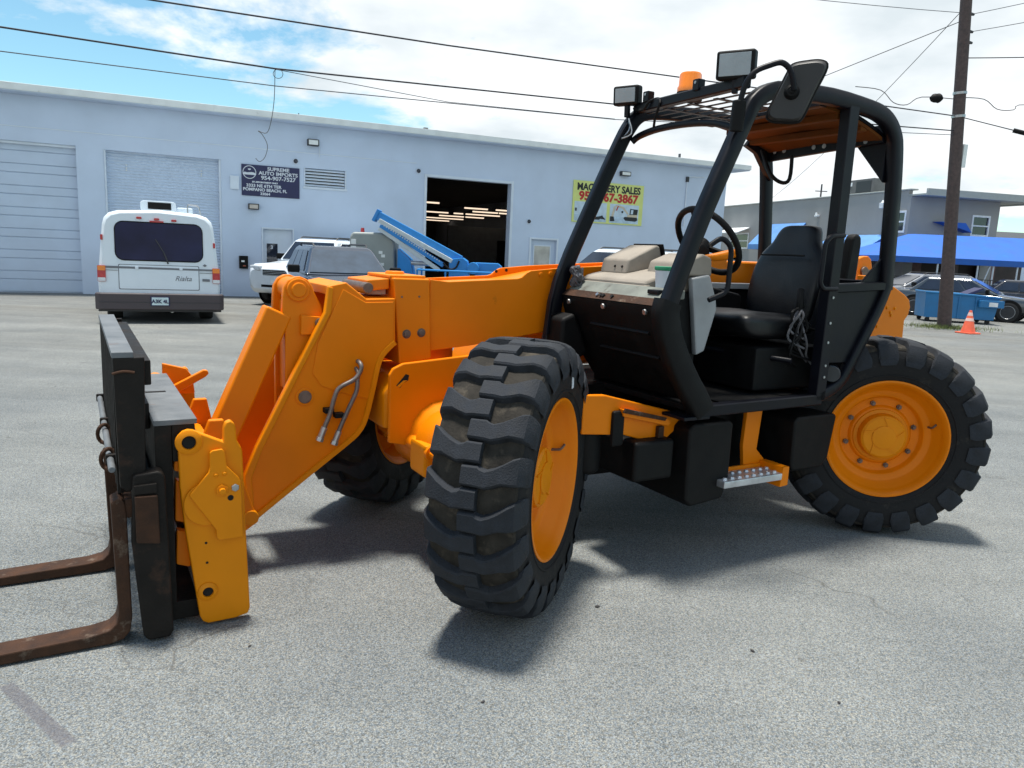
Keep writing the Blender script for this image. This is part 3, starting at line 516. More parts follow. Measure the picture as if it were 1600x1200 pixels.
# roof
def roof_pts(y0, y1, x0, x1, dz, n=8):
    bm = bmesh.new(); sec = []
    for i in range(n + 1):
        x = x0 + (x1 - x0) * i / n; zt = 2.292 - .10 * ((x - 1.55) / .55) ** 2 * (1 if x > 1.55 else .5)
        sec.append([(x, y0, zt + dz - .014), (x, (y0 + y1) / 2, zt + dz + .006), (x, y1, zt + dz - .014), (x, y1, zt + dz - .03), (x, (y0 + y1) / 2, zt + dz - .012), (x, y0, zt + dz - .03)])
    loft(bm, sec); return bm
P('roof_panel', roof_pts(-.80, -.03, 1.66, 2.13, .004), BLACKP, T, 0); P('roof_lining', roof_pts(-.795, -.035, 1.65, 2.12, -.014), ROOFIN, T, 0)
for x in (1.76, 1.95): P('roof_rib', B(x, x + .05, -.79, -.04, 2.17 if x > 1.9 else 2.205, 2.205 if x > 1.9 else 2.24), ROOFIN, T, .006)
P('roof_edge_beam', mk(sweep, [(1.64, -.80, 2.258), (1.64, -.03, 2.250)], .05, .024, (0, 0, 1)), BLACKP, T, 0)
for k in range(5):
    x = 1.17 + k * .085; P('roof_guard_bar', B(x, x + .022, -.795, -.035, 2.252, 2.256), BLACKP, T, .0015)
for y in (-.60, -.42, -.24): P('roof_guard_strap', B(1.14, 1.62, y, y + .03, 2.2475, 2.2515), BLACKP, T, .0015)
P('roof_cable', mk(tube, smoothpath([(2.0, -.10, 2.14), (1.98, -.20, 2.0), (2.02, -.25, 1.95), (2.04, -.29, 1.97), (2.03, -.30, 2.10)], 4), .011, 8), BLACKM, T, 0)
# work lamps, beacon, brackets
def lamp(x, y, z, rz, w=.155, h=.115):
    M4 = Matrix.Translation((x, y, z)) @ Matrix.Rotation(rz, 4, 'Z') @ Matrix.Rotation(R(-4), 4, 'Y')
    bm = bmesh.new(); box(bm, -.025, .035, -w / 2, w / 2, -h / 2, h / 2, M4); L_ = P('work_lamp', bm, BLACKM, T, .012, 3)
    bm = bmesh.new(); box(bm, -.029, -.022, -w / 2 + .016, w / 2 - .016, -h / 2 + .014, h / 2 - .014, M4); ob('lens', bm, LENS, L_, .002)
    bm = bmesh.new(); box(bm, -.01, .02, -.012, .012, -h / 2 - .06, -h / 2 + .005, M4); box(bm, .03, .055, -.03, .03, -.03, .03, M4); ob('lamp_bracket', bm, BLACKP, L_, .004)
lamp(1.06, -.005, 2.335, R(24), .15, .10); lamp(1.10, -.745, 2.365, R(30), .175, .125)
bm = bmesh.new(); lathe(bm, [(.066, 0), (.066, .035), (.06, .04), (0, .04)], 28); P('beacon_base', bm, BLACKM, T, 0, loc=(1.23, -.30, 2.29), rot=(R(-90), 0, 0))
bm = bmesh.new(); lathe(bm, [(.064, .04), (.064, .062), (.058, .070), (.056, .125), (.05, .134), (0, .136)], 28); P('beacon_lens', bm, AMBER, T, 0, loc=(1.23, -.30, 2.29), rot=(R(-90), 0, 0))
for y in (-.125, -.50): 
    bm = bmesh.new(); box(bm, 1.085, 1.13, y - .022, y + .022, 2.29, 2.345); o = P('lamp_tab', bm, BLACKP, T, .006); ob('tab_hole', mk(cyl, (1.084, y, 2.328), (1.082, y, 2.328), .007, n=12), LENS, o, 0)
P('lamp_cable', mk(tube, smoothpath([(1.09, -.03, 2.27), (1.08, -.12, 2.25), (1.085, -.16, 2.285), (1.11, -.2, 2.30), (1.09, -.24, 2.27), (1.10, -.20, 2.20), (1.12, -.17, 2.16)], 4), .007, 8), BLACKM, T, 0)
for k in range(4): P('loose_wire', mk(tube, smoothpath([(1.07 - .01 * k, -.02 - .012 * k, 2.21), (1.045, -.05 - .01 * k, 2.16 - .01 * k), (1.02 - .01 * k, -.03, 2.10)], 4), .004, 6), STEEL if k % 2 else BLACKM, T, 0)
# mirror
MC, MX, MY = Vector((1.235, -.985, 2.232)), Vector((.66, -.75, 0)), Vector((.75, .66, 0))
mc_ = [(-.026, .113), (.030, .124), (.087, .125), (.113, .099), (.076, .0), (.035, -.107), (.006, -.128), (-.045, -.127), (-.093, -.122), (-.113, -.093), (-.080, -.008), (-.044, .081)]
mp_ = [(v_.x, v_.y) for v_ in smoothpath([(x, y, 0) for x, y in mc_[-1:] + mc_ + mc_[:2]], 4)[4:-5]]
def mpt(q, k, dep): return MC + MX * q[0] * k + MY * dep + Vector((0, 0, q[1] * k))
bm = bmesh.new(); loft(bm, [[mpt(q, .90, -.022) for q in mp_], [mpt(q, .985, -.012) for q in mp_], [mpt(q, .985, .012) for q in mp_]]); mo = P('mirror_head', bm, MIRRORB, T, 0, sharp=60)
ob('mirror_rim', mk(tube, [mpt(q, 1., 0) for q in mp_], .0075, 8, True), BLACKM, mo, 0)
bm = bmesh.new(); j0 = MC + MX * -.02 - Vector((0, 0, .005)); cyl(bm, j0 - MY * .018, j0 - MY * .05, .035, .022, n=20); cyl(bm, j0 - MY * .05, j0 - MY * .058, .012, n=8); ob('mirror_ball_joint', bm, BLACKM, mo, .003)
P('mirror_arm', mk(tube, smoothpath([(1.00, -.87, 2.08), (.995, -.89, 2.15), (1.0, -.91, 2.24), (1.03, -.93, 2.295), (1.085, -.96, 2.325), (1.12, -.99, 2.335), (1.15, -1.01, 2.31), (1.17, -1.015, 2.27), (1.185, -1.015, 2.23)], 4), .0125, 10), BLACKP, T, 0)
P('mirror_clamp', mk(cyl, (1.005, -.875, 2.05), (1.0, -.885, 2.18), .030, n=16), BLACKM, T, .008)

# --- cab: lower panels
fp = [(.700, 1.275), (.705, 1.22), (.735, 1.14), (.775, 1.06), (.85, .95), (.95, .825), (.99, .825), (.89, .965), (.815, 1.075), (.775, 1.15), (.745, 1.225), (.74, 1.275)]
P('cab_front_panel', mk(prism, fp, -.785, -.03), BLACKM, T, .006, 3)
for (x, z, y0, y1) in ((.7315, 1.147, -.72, -.26), (.790, 1.032, -.74, -.28)): P('panel_rib', mk(sweep, [(x, y0, z), (x, y1, z)], .018, .012, (.75, 0, -.65)), BLACKM, T, 0)
for y in (-.72, -.40, -.10): bm = bmesh.new(); cyl(bm, (.702, y, 1.245), (.690, y, 1.243), .014, n=12); P('panel_fastener', bm, STEEL, T, .003)
P('panel_cover', mk(prism, [(.62, 1.16), (.70, 1.19), (.74, 1.12), (.80, .98), (.72, .93), (.62, 1.0)], -.16, .0), BLACKM, T, .02, 3)
P('screen_strip', mk(prism, [(.700, 1.278), (.742, 1.278), (.86, 1.345), (.80, 1.355)], -.80, -.03), DUSTY, T, .004)
P('strip_lip', mk(prism, [(.694, 1.277), (.699, 1.277), (.735, 1.305), (.730, 1.308)], -.80, -.03), RUST, T, .001)
for y in (-.33, -.36, -.38, -.45): P('strip_hole', mk(cyl, (.715, y, 1.293), (.705, y, 1.300), .009, n=10), HOLE if y != -.33 else STEEL, T, 0)
P('screen_hinge', B(.75, .80, -.74, -.66, 1.325, 1.345), BLACKP, T, .004)
# dash
P('dash_pad', mk(prism, [(.80, 1.352), (.815, 1.382), (.86, 1.395), (1.08, 1.440), (1.16, 1.430), (1.17, 1.33), (.86, 1.32)], -.575, -.05), DASH, T, .018, 3)
P('dash_lip', mk(prism, [(.79, 1.335), (.80, 1.356), (.838, 1.362), (.84, 1.338)], -.58, -.05), DASH, T, .008)
P('instrument_pod', mk(prism, [(.90, 1.40), (.915, 1.475), (1.09, 1.555), (1.115, 1.55), (1.15, 1.44)], -.30, -.075), DASH, T, .016, 3)
P('instrument_face', mk(prism, [(1.118, 1.56), (1.128, 1.562), (1.170, 1.44), (1.158, 1.44)], -.31, -.07), BLACKM, T, .003)
for y in (-.26, -.20): P('pod_screw', mk(cyl, (.912, y, 1.44), (.902, y, 1.437), .006, n=8), HOLE, T, 0)
P('dash_cover', mk(prism, [(.98, 1.41), (1.0, 1.475), (1.12, 1.52), (1.18, 1.50), (1.19, 1.41)], -.62, -.36), DASH, T, .014, 3)
gp = [(1.045, 1.40), (1.16, 1.42), (1.215, 1.30), (1.225, 1.25), (1.165, 1.04), (1.11, 1.02)]
P('dash_side_panel', mk(prism, gp, -.635, -.60), GREYP, T, .01)
P('dash_bulkhead', B(1.0, 1.14, -.60, -.04, .83, 1.33), BLACKM, T, .02)
# steering wheel
sc = Vector((1.30, -.45, 1.585)); nrm = Vector((.80, 0, .60)).normalized(); e1 = Vector((0, 1, 0)); e2 = nrm.cross(e1)
ring = [sc + (e1 * math.cos(2 * math.pi * k / 40) + e2 * math.sin(2 * math.pi * k / 40)) * .195 for k in range(40)]
sw = P('steering_wheel', mk(tube, ring, .0165, 12, True), BLACKM, T, 0)
for a in (R(90), R(210), R(330)):
    d = e1 * math.cos(a) + e2 * math.sin(a); ob('wheel_spoke', mk(sweep, [sc - nrm * .045, sc + d * .10 - nrm * .025, sc + d * .192], .034, .014, nrm[:]), BLACKM, sw, 0)
ob('wheel_boss', mk(cyl, sc - nrm * .07, sc - nrm * .02, .05, .042, n=24), BLACKM, sw, .008)
P('steering_column', mk(cyl, sc - nrm * .06, (1.08, -.45, 1.30), .045, .06), BLACKM, T, .004)
P('column_shroud', mk(prism, [(1.02, 1.40), (1.22, 1.58), (1.28, 1.54), (1.2, 1.36)], -.51, -.39), BLACKM, T, .02)
P('shuttle_lever', mk(tube, smoothpath([(1.20, -.52, 1.50), (1.27, -.57, 1.51), (1.34, -.61, 1.53)], 3), [.012, .014, .018, .022, .024, .024, .02], 12), ORANGE, T, 0)
P('grab_rail', mk(tube, arcpath([(1.08, -.70, 1.56), (1.13, -.72, 1.60), (1.20, -.72, 1.56), (1.20, -.72, 1.34), (1.10, -.70, 1.30)], .04), .013, 10), BLACKP, T, 0)
# floor and sill
P('cab_floor', B(.95, 2.0, -.80, 0, .775, .805), BLACKM, T, .006)
P('cab_sill', mk(sweep, [(.93, -.835, .79), (1.80, -.835, .80)], .055, .05, (0, 1, 0)), BLACKP, T, 0)
P('floor_mat', B(1.15, 1.72, -.78, -.12, .8055, .815), BLACKM, T, .003)
P('sill_plate', B(.86, 1.02, -.86, -.70, .752, .768), BLACKP, T, .004)
# seat
P('seat_box', B(1.46, 1.98, -.70, -.10, .83, 1.06), BLACKM, T, .02)
P('seat_step_tube', mk(cyl, (1.30, -.10, 1.03), (1.62, -.79, 1.00), .014), BLACKP, T, 0)
def cushion(secs, name, mat):
    bm = bmesh.new(); loft(bm, secs); me = mesh_from(bm, name, mat, 0, sharp=180); o = bpy.data.objects.new(name, me); COL.objects.link(o); o.parent = T
    s = o.modifiers.new('s', 'SUBSURF'); s.levels = 2; s.render_levels = 2; return o
secs = []
for (y, inset) in ((-.70, .05), (-.68, .01), (-.60, 0), (-.45, .012), (-.30, 0), (-.22, .01), (-.20, .05)):
    secs.append([(1.38 + inset, y, 1.14), (1.36 + inset, y, 1.20), (1.40 + inset, y, 1.245 - inset), (1.60, y, 1.235 - inset), (1.86, y, 1.23 - inset), (1.90, y, 1.14), (1.86, y, 1.09 + inset), (1.45 + inset, y, 1.08 + inset)])
cushion(secs, 'seat_cushion', VINYL)
secs = []
for (z, hw, xo) in ((1.17, .20, 0), (1.19, .235, 0), (1.30, .250, -.005), (1.45, .250, .01), (1.56, .225, .035), (1.60, .165, .045), (1.66, .150, .055), (1.695, .125, .065), (1.705, .08, .07)):
    x = 1.83 + xo + (z - 1.2) * .13
    secs.append([(x, -.45 - hw * .82, z), (x + .012, -.45, z), (x, -.45 + hw * .82, z), (x + .03, -.45 + hw, z), (x + .09, -.45 + hw * .9, z), (x + .11, -.45, z), (x + .09, -.45 - hw * .9, z), (x + .03, -.45 - hw, z)])
cushion(secs, 'seat_backrest', VINYL)
P('backrest_seam', mk(tube, [(1.862, -.60, 1.535), (1.872, -.45, 1.537), (1.862, -.30, 1.535)], .005, 6), BLACKM, T, 0)
P('grab_rail', mk(tube, arcpath([(1.80, -.88, 1.64), (1.70, -.885, 1.635), (1.66, -.885, 1.60), (1.655, -.885, 1.40), (1.68, -.885, 1.375), (1.79, -.88, 1.375)], .03), .012, 10), BLACKP, T, 0)
P('seat_belt_buckle', mk(tube, smoothpath([(1.72, -.72, 1.36), (1.70, -.74, 1.30), (1.71, -.73, 1.22)], 3), .018, 8), BLACKM, T, 0)
rnd = random.Random(3)
for k in range(14):
    x, z = 1.60 + rnd.random() * .15, 1.0 + rnd.random() * .2; P('loose_wire', mk(tube, smoothpath([(1.70 + rnd.uniform(-.03, .03), -.74, 1.26), (x, -.76 + rnd.uniform(-.03, .02), z + .08), (x - .05 + rnd.uniform(-.06, .1), -.75, z), (x + .1, -.74 + rnd.uniform(-.03, .03), z - .05)], 4), .006, 6), BLACKM if k % 3 else CLOTH, T, 0)
P('air_cleaner_cover', mk(prism, [(2.25, 1.20), (2.27, 1.36), (2.296, 1.638), (2.315, 1.668), (2.350, 1.676), (2.375, 1.660), (2.382, 1.62), (2.36, 1.2)], -.56, -.50), BLACKM, T, .015, 3)
P('control_console', mk(prism, [(1.38, 1.0), (1.38, 1.32), (1.50, 1.36), (1.86, 1.30), (1.86, 1.0)], -.19, -.06), BLACKM, T, .02)
P('cab_inner_wall', B(.95, 2.18, -.022, -.012, .80, 1.36), BLACKM, T, .003)
P('inner_wall_ledge', B(.95, 2.18, -.07, -.024, 1.325, 1.36), GREYP, T, .006)
P('console_box', mk(prism, [(1.28, 1.16), (1.28, 1.30), (1.46, 1.30), (1.40, 1.16)], -.19, -.05), GREYP, T, .01)
# --- under the cab
P('side_skirt', mk(prism, [(.40, .87), (.52, .865), (1.00, .745), (1.011, .728), (.956, .668), (.862, .602), (.643, .668), (.40, .69)], -.70, -.67), ORANGE, T, .006)
P('skirt_bracket', mk(prism, [(.60, .80), (.88, .735), (.90, .715), (.885, .700), (.61, .765)], -.73, -.701), ORANGE, T, .004)
P('bracket_grip', mk(prism, [(.61, .805), (.86, .745), (.85, .73), (.60, .785)], -.745, -.7305), RUST, T, .003)
P('skirt_latch', B(.83, .865, -.725, -.701, .635, .70), RUST, T, .004)
P('battery_box', B(.66, .90, -.77, -.36, .45, .645), BLACKM, T, .02, 3)
P('filter_canister', mk(cyl, (.50, -.60, .70), (.50, -.60, .48), .07), BLACKM, T, .03, 3)
P('filter_bracket', B(.56, .63, -.72, -.69, .62, .79), BLACKM, T, .015)
P('fuel_tank', mk(prism, [(.945, .69), (.975, .72), (1.215, .72), (1.235, .70), (1.235, .42), (1.20, .325), (.99, .305), (.955, .34)], -.81, -.35), BLACKM, T, .014, 3)
P('tank_recess_wall', B(1.24, 1.64, -.60, -.40, .36, .74), BLACKM, T, .01)
P('step_hanger', mk(prism, [(1.44, .77), (1.555, .77), (1.535, .52), (1.60, .46), (1.60, .38), (1.46, .36), (1.43, .55)], -.70, -.675), ORANGE, T, .004)
P('step_hanger_flange', mk(prism, [(1.565, .46), (1.61, .46), (1.61, .36), (1.55, .355)], -.86, -.70), ORANGE, T, .004)
P('step_back_rail', B(1.17, 1.56, -.715, -.70, .415, .445), ORANGE, T, .003)
st = P('step_tread', B(1.155, 1.565, -.86, -.716, .392, .428), GALV, T, .006)
for i in range(8):
    for j in range(2): ob('tread_stud', mk(cyl, (1.185 + i * .05 + .02 * j, -.83 + j * .07, .428), (1.185 + i * .05 + .02 * j, -.83 + j * .07, .438), .014, .009, n=10), GALV, st, .001)
P('tool_box', mk(prism, [(1.675, .68), (1.70, .705), (1.985, .705), (2.005, .69), (1.97, .46), (1.92, .41), (1.70, .41), (1.68, .44)], -.81, -.30), BLACKM, T, .014, 3)

# --- loose things in the cab
tub = thing('plastic_tub', 'white plastic tub with bright green lid standing on the cab dash', 'tub', (-.374, 3.755, 0), R(30))
c0 = (.873, -.63, 1.347)
P('tub_body', mk(cyl, c0, (c0[0], c0[1], c0[2] + .085), .038, .045, n=24), CUPW, tub, .003); P('tub_lid', mk(cyl, (c0[0], c0[1], c0[2] + .0855), (c0[0], c0[1], c0[2] + .104), .0485, n=24), CUPG, tub, .004)
P('tub_stand', B(.82, .95, -.70, -.585, 1.30, 1.3462), DUSTY, T, .008)
rag = bmesh.new()
for k in range(9):
    tube(rag, smoothpath([(.76 + rnd.uniform(-.03, .03), -.055 + rnd.uniform(-.05, .02), 1.335 + rnd.uniform(-.01, .09)) for _ in range(5)], 4), [.006 + .012 * (k % 2)] * 17, 7)
o = ob('cable_bundle', rag, CLOTH, None, 0, loc=(-.374, 3.755, 0), rot=(0, 0, R(30))); tag(o, 'crumpled grey cable bundle on the dash by the far windscreen pillar', 'cable bundle')
# ---------------------------------------------------------------- white workshop building; local x along the front wall, y into the building
WA, W0 = .437, Vector((0, 23.803, 0))
WT, WN = Vector((math.cos(WA), math.sin(WA), 0)), Vector((-math.sin(WA), math.cos(WA), 0))
def wp(s, d=0., z=0.): return W0 + WT * s + WN * d + Vector((0, 0, z))
WALLM = pm('white painted block wall', (.53, .62, .755), .85, spec=.2, var=.05, scale=1.2, bump=.12, bscale=25, dirt=(.46, .545, .68), damt=.3, dscale=1.6)
TRIM = pm('white painted trim', (.62, .69, .77), .7, var=.06, scale=3)
FASCIA = pm('pale fascia metal', (.72, .75, .74), .55, var=.08, scale=3, dirt=(.4, .42, .4), damt=.3, dscale=4)
SHUT = pm('pale blue roll door', (.50, .59, .72), .7, var=.05, scale=2, dirt=(.42, .50, .62), damt=.3, dscale=2)
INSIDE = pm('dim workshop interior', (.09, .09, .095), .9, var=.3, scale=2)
GLASS = pm('dark window glass', (.018, .022, .035), .06, var=.2, scale=3, spec=.8)
GLASSB = pm('blue grey window glass', (.035, .055, .085), .05, var=.3, scale=3, spec=.9)
CHROME = pm('bright metal trim', (.62, .64, .66), .2, metal=.9, var=.1)
DARKMETAL = pm('dark grey metal', (.03, .032, .036), .5, var=.2, scale=10)
WHITEP = pm('white vehicle paint', (.70, .76, .82), .3, var=.03, scale=3, coat=.4)
TUBE = pm('lit fluorescent tube', (.9, .8, .7), .5, var=.02, emit=(1, .78, .58), estr=.95)
BLD = thing('workshop_building', 'long white workshop building with roll doors and flat overhanging roof', 'building', W0[:], WA)
def Q(name, bm, mat, parent=BLD, bevel=.006, seg=1, **k): return ob(name, bm, mat, parent, bevel, seg, **k)
S0, S1, ZT = -24., 7.8, 4.56
bm = bmesh.new(); wall_grid(bm, S0, S1, 0, ZT, [(-16.6, -11.77, 0, 3.52), (-11.19, -8.52, 0, 3.49), (-2.98, -.32, 0, 3.5), (-7.50, -6.74, 0, 1.80), (.43, 1.32, 0, 1.90), (-6.4, -5.33, 2.98, 3.46)], .25); Q('front_wall', bm, WALLM, BLD, 0)
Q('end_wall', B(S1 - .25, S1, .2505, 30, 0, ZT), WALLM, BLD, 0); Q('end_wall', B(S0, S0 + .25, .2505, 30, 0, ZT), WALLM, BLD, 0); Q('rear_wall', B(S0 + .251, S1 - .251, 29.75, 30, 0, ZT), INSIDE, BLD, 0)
Q('roof_slab', B(S0 - .3, S1 + .62, -.42, 30.2, ZT + .003, ZT + .17), WALLM, BLD, .01)
Q('roof_fascia', B(S0 - .32, S1 + .64, -.45, -.421, ZT + .03, ZT + .185), FASCIA, BLD, .004)
for k in range(11): s = S0 + 2.9 * k + .8; Q('fascia_joint', B(s, s + .05, -.456, -.4505, ZT + .025, ZT + .187), FASCIA, BLD, .002)
Q('wall_joint', B(S0, -3.3, -.010, -.0005, 3.835, 3.860), TRIM, BLD, .003)
for (s, w, h) in ((-6.62, .02, .07), (-5.4, .9, .03), (-3.2, .12, .07), (-4.4, .45, .025), (5.55, .03, .16)): Q('roof_fitting', B(s, s + w, -.30, -.2, ZT + .171, ZT + .171 + h), DARKMETAL, BLD, .004)
# sectional door: wide and narrow slats
z = .02; k = 0
d1 = Q('sectional_door', B(-16.6, -11.77, .19, .23, 0, 3.52), SHUT, BLD, 0)
while z < 3.50:
    h = (.30, .20)[k % 2]; ob('slat', B(-16.59, -11.775, .165, .1895, z + .008, min(z + h - .008, 3.515)), SHUT, d1, .006, 1); z += h; k += 1
Q('door_seal', B(-16.59, -11.775, .05, .16, 3.46, 3.518), TRIM, BLD, .004)
# ribbed roll-up door
bm = bmesh.new(); n = 48; sec = []
for i in range(n + 1):
    for q, dd in ((0, .19), (.5, .168)):
        zz_ = 3.49 * (i + q) / (n + .5); sec.append((zz_, dd))
pts = [(d, z_) for z_, d in sec]; vsA = [bm.verts.new((-11.19, d, z_)) for d, z_ in pts]; vsB = [bm.verts.new((-8.52, d, z_)) for d, z_ in pts]
for i in range(len(pts) - 1): bm.faces.new((vsA[i], vsB[i], vsB[i + 1], vsA[i + 1]))
Q('roll_door', bm, SHUT, BLD, 0, sharp=10)
for s in (-10.72, -9.0):
    for dz in (0, .07, .12): Q('door_latch', B(s, s + .035, .15, .168, 3.16 - dz, 3.19 - dz), FASCIA, BLD, .003)
for s0, s1 in ((-11.19, -11.14), (-8.57, -8.52)): Q('door_track', B(s0 + .001, s1 - .001, .02, .166, 0, 3.49), TRIM, BLD, .004)
# open bay with lights inside
Q('bay_frame', B(-3.06, -2.981, -.025, -.001, 0, 3.58), TRIM, BLD, .004); Q('bay_frame', B(-.319, -.24, -.025, -.001, 0, 3.58), TRIM, BLD, .004); Q('bay_frame', B(-2.98, -.32, -.024, -.001, 3.501, 3.575), TRIM, BLD, .004)
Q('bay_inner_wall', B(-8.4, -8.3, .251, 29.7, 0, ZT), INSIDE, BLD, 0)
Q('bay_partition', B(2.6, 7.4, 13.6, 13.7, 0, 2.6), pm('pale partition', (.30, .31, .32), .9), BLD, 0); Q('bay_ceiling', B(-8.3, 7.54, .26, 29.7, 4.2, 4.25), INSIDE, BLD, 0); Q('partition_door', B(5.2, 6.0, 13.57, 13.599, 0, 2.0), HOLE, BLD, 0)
for (s, d, L_) in ((-.45, 8.3, .75), (5.4, 26.7, 2.0), (4.5, 22.8, 2.4), (4.1, 19.2, 1.45), (5.66, 19.2, 1.1), (3.7, 15.8, .5), (4.35, 15.8, 1.9), (3.58, 12.9, 1.3), (4.95, 12.9, .75), (3.7, 10.4, .8), (2.2, 10.4, 1.1), (2.2, 15.8, 1.2)):
    l = Q('tube_light', B(s, s + L_, d, d + .06, 3.26, 3.32), TUBE, BLD, .004); ob('light_fixture', B(s - .03, s + L_ + .03, d - .03, d + .09, 3.322, 3.36), INSIDE, l, 0)
# louvre, doors
Q('louvre_back', B(-6.4, -5.33, .12, .16, 2.98, 3.46), HOLE, BLD, 0)
for k in range(6): ob('louvre_slat', B(-.53, .53, -.035, .035, -.012, .012), TRIM, BLD, .003, 1, loc=(-5.865, .04, 3.02 + k * .08), rot=(R(38), 0, 0))
Q('louvre_sill', B(-6.46, -5.27, -.03, -.0005, 2.92, 2.979), TRIM, BLD, .006); Q('louvre_frame', B(-6.43, -6.401, -.02, -.0005, 2.98, 3.47), TRIM, BLD, .003); Q('louvre_frame', B(-5.329, -5.30, -.02, -.0005, 2.98, 3.47), TRIM, BLD, .003)
dr = Q('entry_door', B(-7.50, -6.74, .10, .15, 0, 1.80), TRIM, BLD, 0); ob('door_notice', B(-7.40, -7.12, .090, .0995, .92, 1.42), GLASS, dr, .002)
text_mesh('notice_lettering', '3', .13, CUPW, dr, (-7.27, .086, 1.28), bold=.004)
for b_ in ((-7.54, -7.501, 0, 1.84), (-6.739, -6.70, 0, 1.84), (-7.50, -6.74, 1.801, 1.845)): Q('door_frame', B(b_[0], b_[1], -.03, -.0005, b_[2], b_[3]), TRIM, BLD, .004)
dr = Q('glazed_door', B(.43, 1.32, .10, .15, 0, 1.90), SHUT, BLD, 0)
ob('door_pane', B(.60, 1.14, .088, .0995, .70, 1.70), pm('reflecting door pane', (.42, .40, .38), .12, var=.35, scale=3, spec=.8), dr, .003)
for b_ in ((.56, .599, .66, 1.74), (1.141, 1.18, .66, 1.74), (.60, 1.14, 1.701, 1.74)): ob('pane_frame', B(b_[0], b_[1], .082, .0995, b_[2], b_[3]), TRIM, dr, .003)
for b_ in ((.37, .429, 0, 1.96), (1.321, 1.38, 0, 1.96), (.43, 1.32, 1.901, 1.96)): Q('door_frame', B(b_[0], b_[1], -.03, -.0005, b_[2], b_[3]), TRIM, BLD, .004)
# fixtures on the wall
def wall_thing(name, label, cat, s, z, group=None): return thing(name, label, cat, wp(s, 0, z)[:], WA, group)
def flood(s, z, w, h, lab, mat=FASCIA):
    t = wall_thing('wall_lamp', lab, 'lamp', s, z, 'lamps on the white wall')
    ob('lamp_housing', B(-w / 2, w / 2, -.16, -.03, -h / 2, h / 2), DARKMETAL, t, .012); ob('lens', B(-w / 2 + .03, w / 2 - .03, -.168, -.1605, -h / 2 + .025, h / 2 - .025), mat, t, .003); ob('lamp_arm', B(-.03, .03, -.03, -.0005, -.03, .03), DARKMETAL, t, 0); return t
t = flood(-6.21, 4.12, .30, .17, 'small square flood lamp high on the wall above the louvre'); ob('conduit', mk(tube, [(.18, -.03, .02), (.18, -.03, -.36)], .012, 8), TRIM, t, 0)
flood(-7.745, 2.355, .27, .15, 'small bulkhead lamp under the dark blue sign', pm('warm lamp lens', (.5, .45, .4), .4)); flood(3.63, 4.11, .36, .14, 'flood lamp high on the wall above the yellow sign')
t = wall_thing('mail_box', 'black letter box on the white wall beside the motorhome', 'letter box', -8.01, .91); ob('box_body', B(-.11, .11, -.10, -.001, -.17, .16), BLACKM, t, .01); ob('box_label', B(-.06, .02, -.104, -.1005, .0, .045), FASCIA, t, 0); ob('box_label', B(-.02, .05, -.104, -.1005, -.11, -.085), pm('red tag', (.4, .1, .05), .5), t, 0)
t = wall_thing('meter_cover', 'plain white cover plate on the wall beside the roll door', 'cover plate', -8.2, 2.94); ob('cover', B(-.11, .11, -.06, -.001, -.17, .17), TRIM, t, .008)
for s, z, lab in ((-6.65, 3.61, 'dark camera dome above the dark blue sign'), (-3.24, 3.64, 'dark camera dome left of the open bay'), (.32, 2.43, 'dark camera dome between the open bay and the yellow sign'), (7.57, 3.89, 'dark camera dome near the right end of the white wall')):
    t = wall_thing('security_camera', lab, 'camera', s, z, 'camera domes on the white wall'); bm = bmesh.new(); lathe(bm, [(.06, 0), (.06, .03), (.045, .07), (.02, .09), (0, .095)], 16); ob('dome', bm, GLASS, t, 0); ob('camera_base', mk(cyl, (0, -.001, 0), (0, -.02, 0), .075), TRIM, t, .003)
t = wall_thing('conduit_pipe', 'thin bent conduit on the wall near the building corner', 'conduit', 6.12, 2.6); ob('pipe', mk(tube, arcpath([(0, -.03, 0), (0, -.03, 1.62), (.70, -.03, 1.66)], .1), .02, 8), TRIM, t, 0); ob('elbow_box', B(-.05, .05, -.07, -.001, 1.45, 1.62), DARKMETAL, t, .01)
# dark blue company sign
NAVY = pm('navy sign board', (.016, .018, .075), .4, var=.1, scale=3)
t = wall_thing('company_sign', 'dark navy sign with white lettering and round emblem', 'sign', -7.29, 3.03)
ob('board', B(-.735, .735, -.03, -.001, -.395, .395), NAVY, t, .003)
for s_, size, x, z_, sx in (('SUPREME', .125, .19, .275, 1.1), ('AUTO IMPORTS', .125, .19, .16, 1.12), ('954-907-7527', .14, .19, .035, 1.12), ('BY APPOINTMENT ONLY', .05, -.15, -.055, 1.15), ('3333 NE 6TH TER', .105, -.18, -.165, 1.1), ('POMPANO BEACH, FL', .105, -.15, -.265, 1.08), ('33064', .09, -.15, -.36, 1.1)):
    text_mesh('lettering', s_, size, CUPW, t, (x, -.034, z_), bold=.0035, sx=sx)
bm = bmesh.new(); lathe(bm, [(.150, .034), (.168, .034), (.168, .038), (.150, .038)], 36, closed=True); ob('emblem_ring', bm, CUPW, t, 0, loc=(-.54, 0, .20))
ob('emblem_band', mk(prism, [(-.71, .155), (-.66, .205), (-.60, .19), (-.48, .205), (-.42, .195), (-.37, .155), (-.40, .135), (-.68, .135)], -.037, -.0335), CUPW, t, 0)
ob('emblem_crown', mk(prism, [(-.575, .265), (-.57, .30), (-.555, .28), (-.54, .305), (-.525, .28), (-.51, .30), (-.505, .265), (-.54, .25)], -.037, -.0335), CUPW, t, 0)
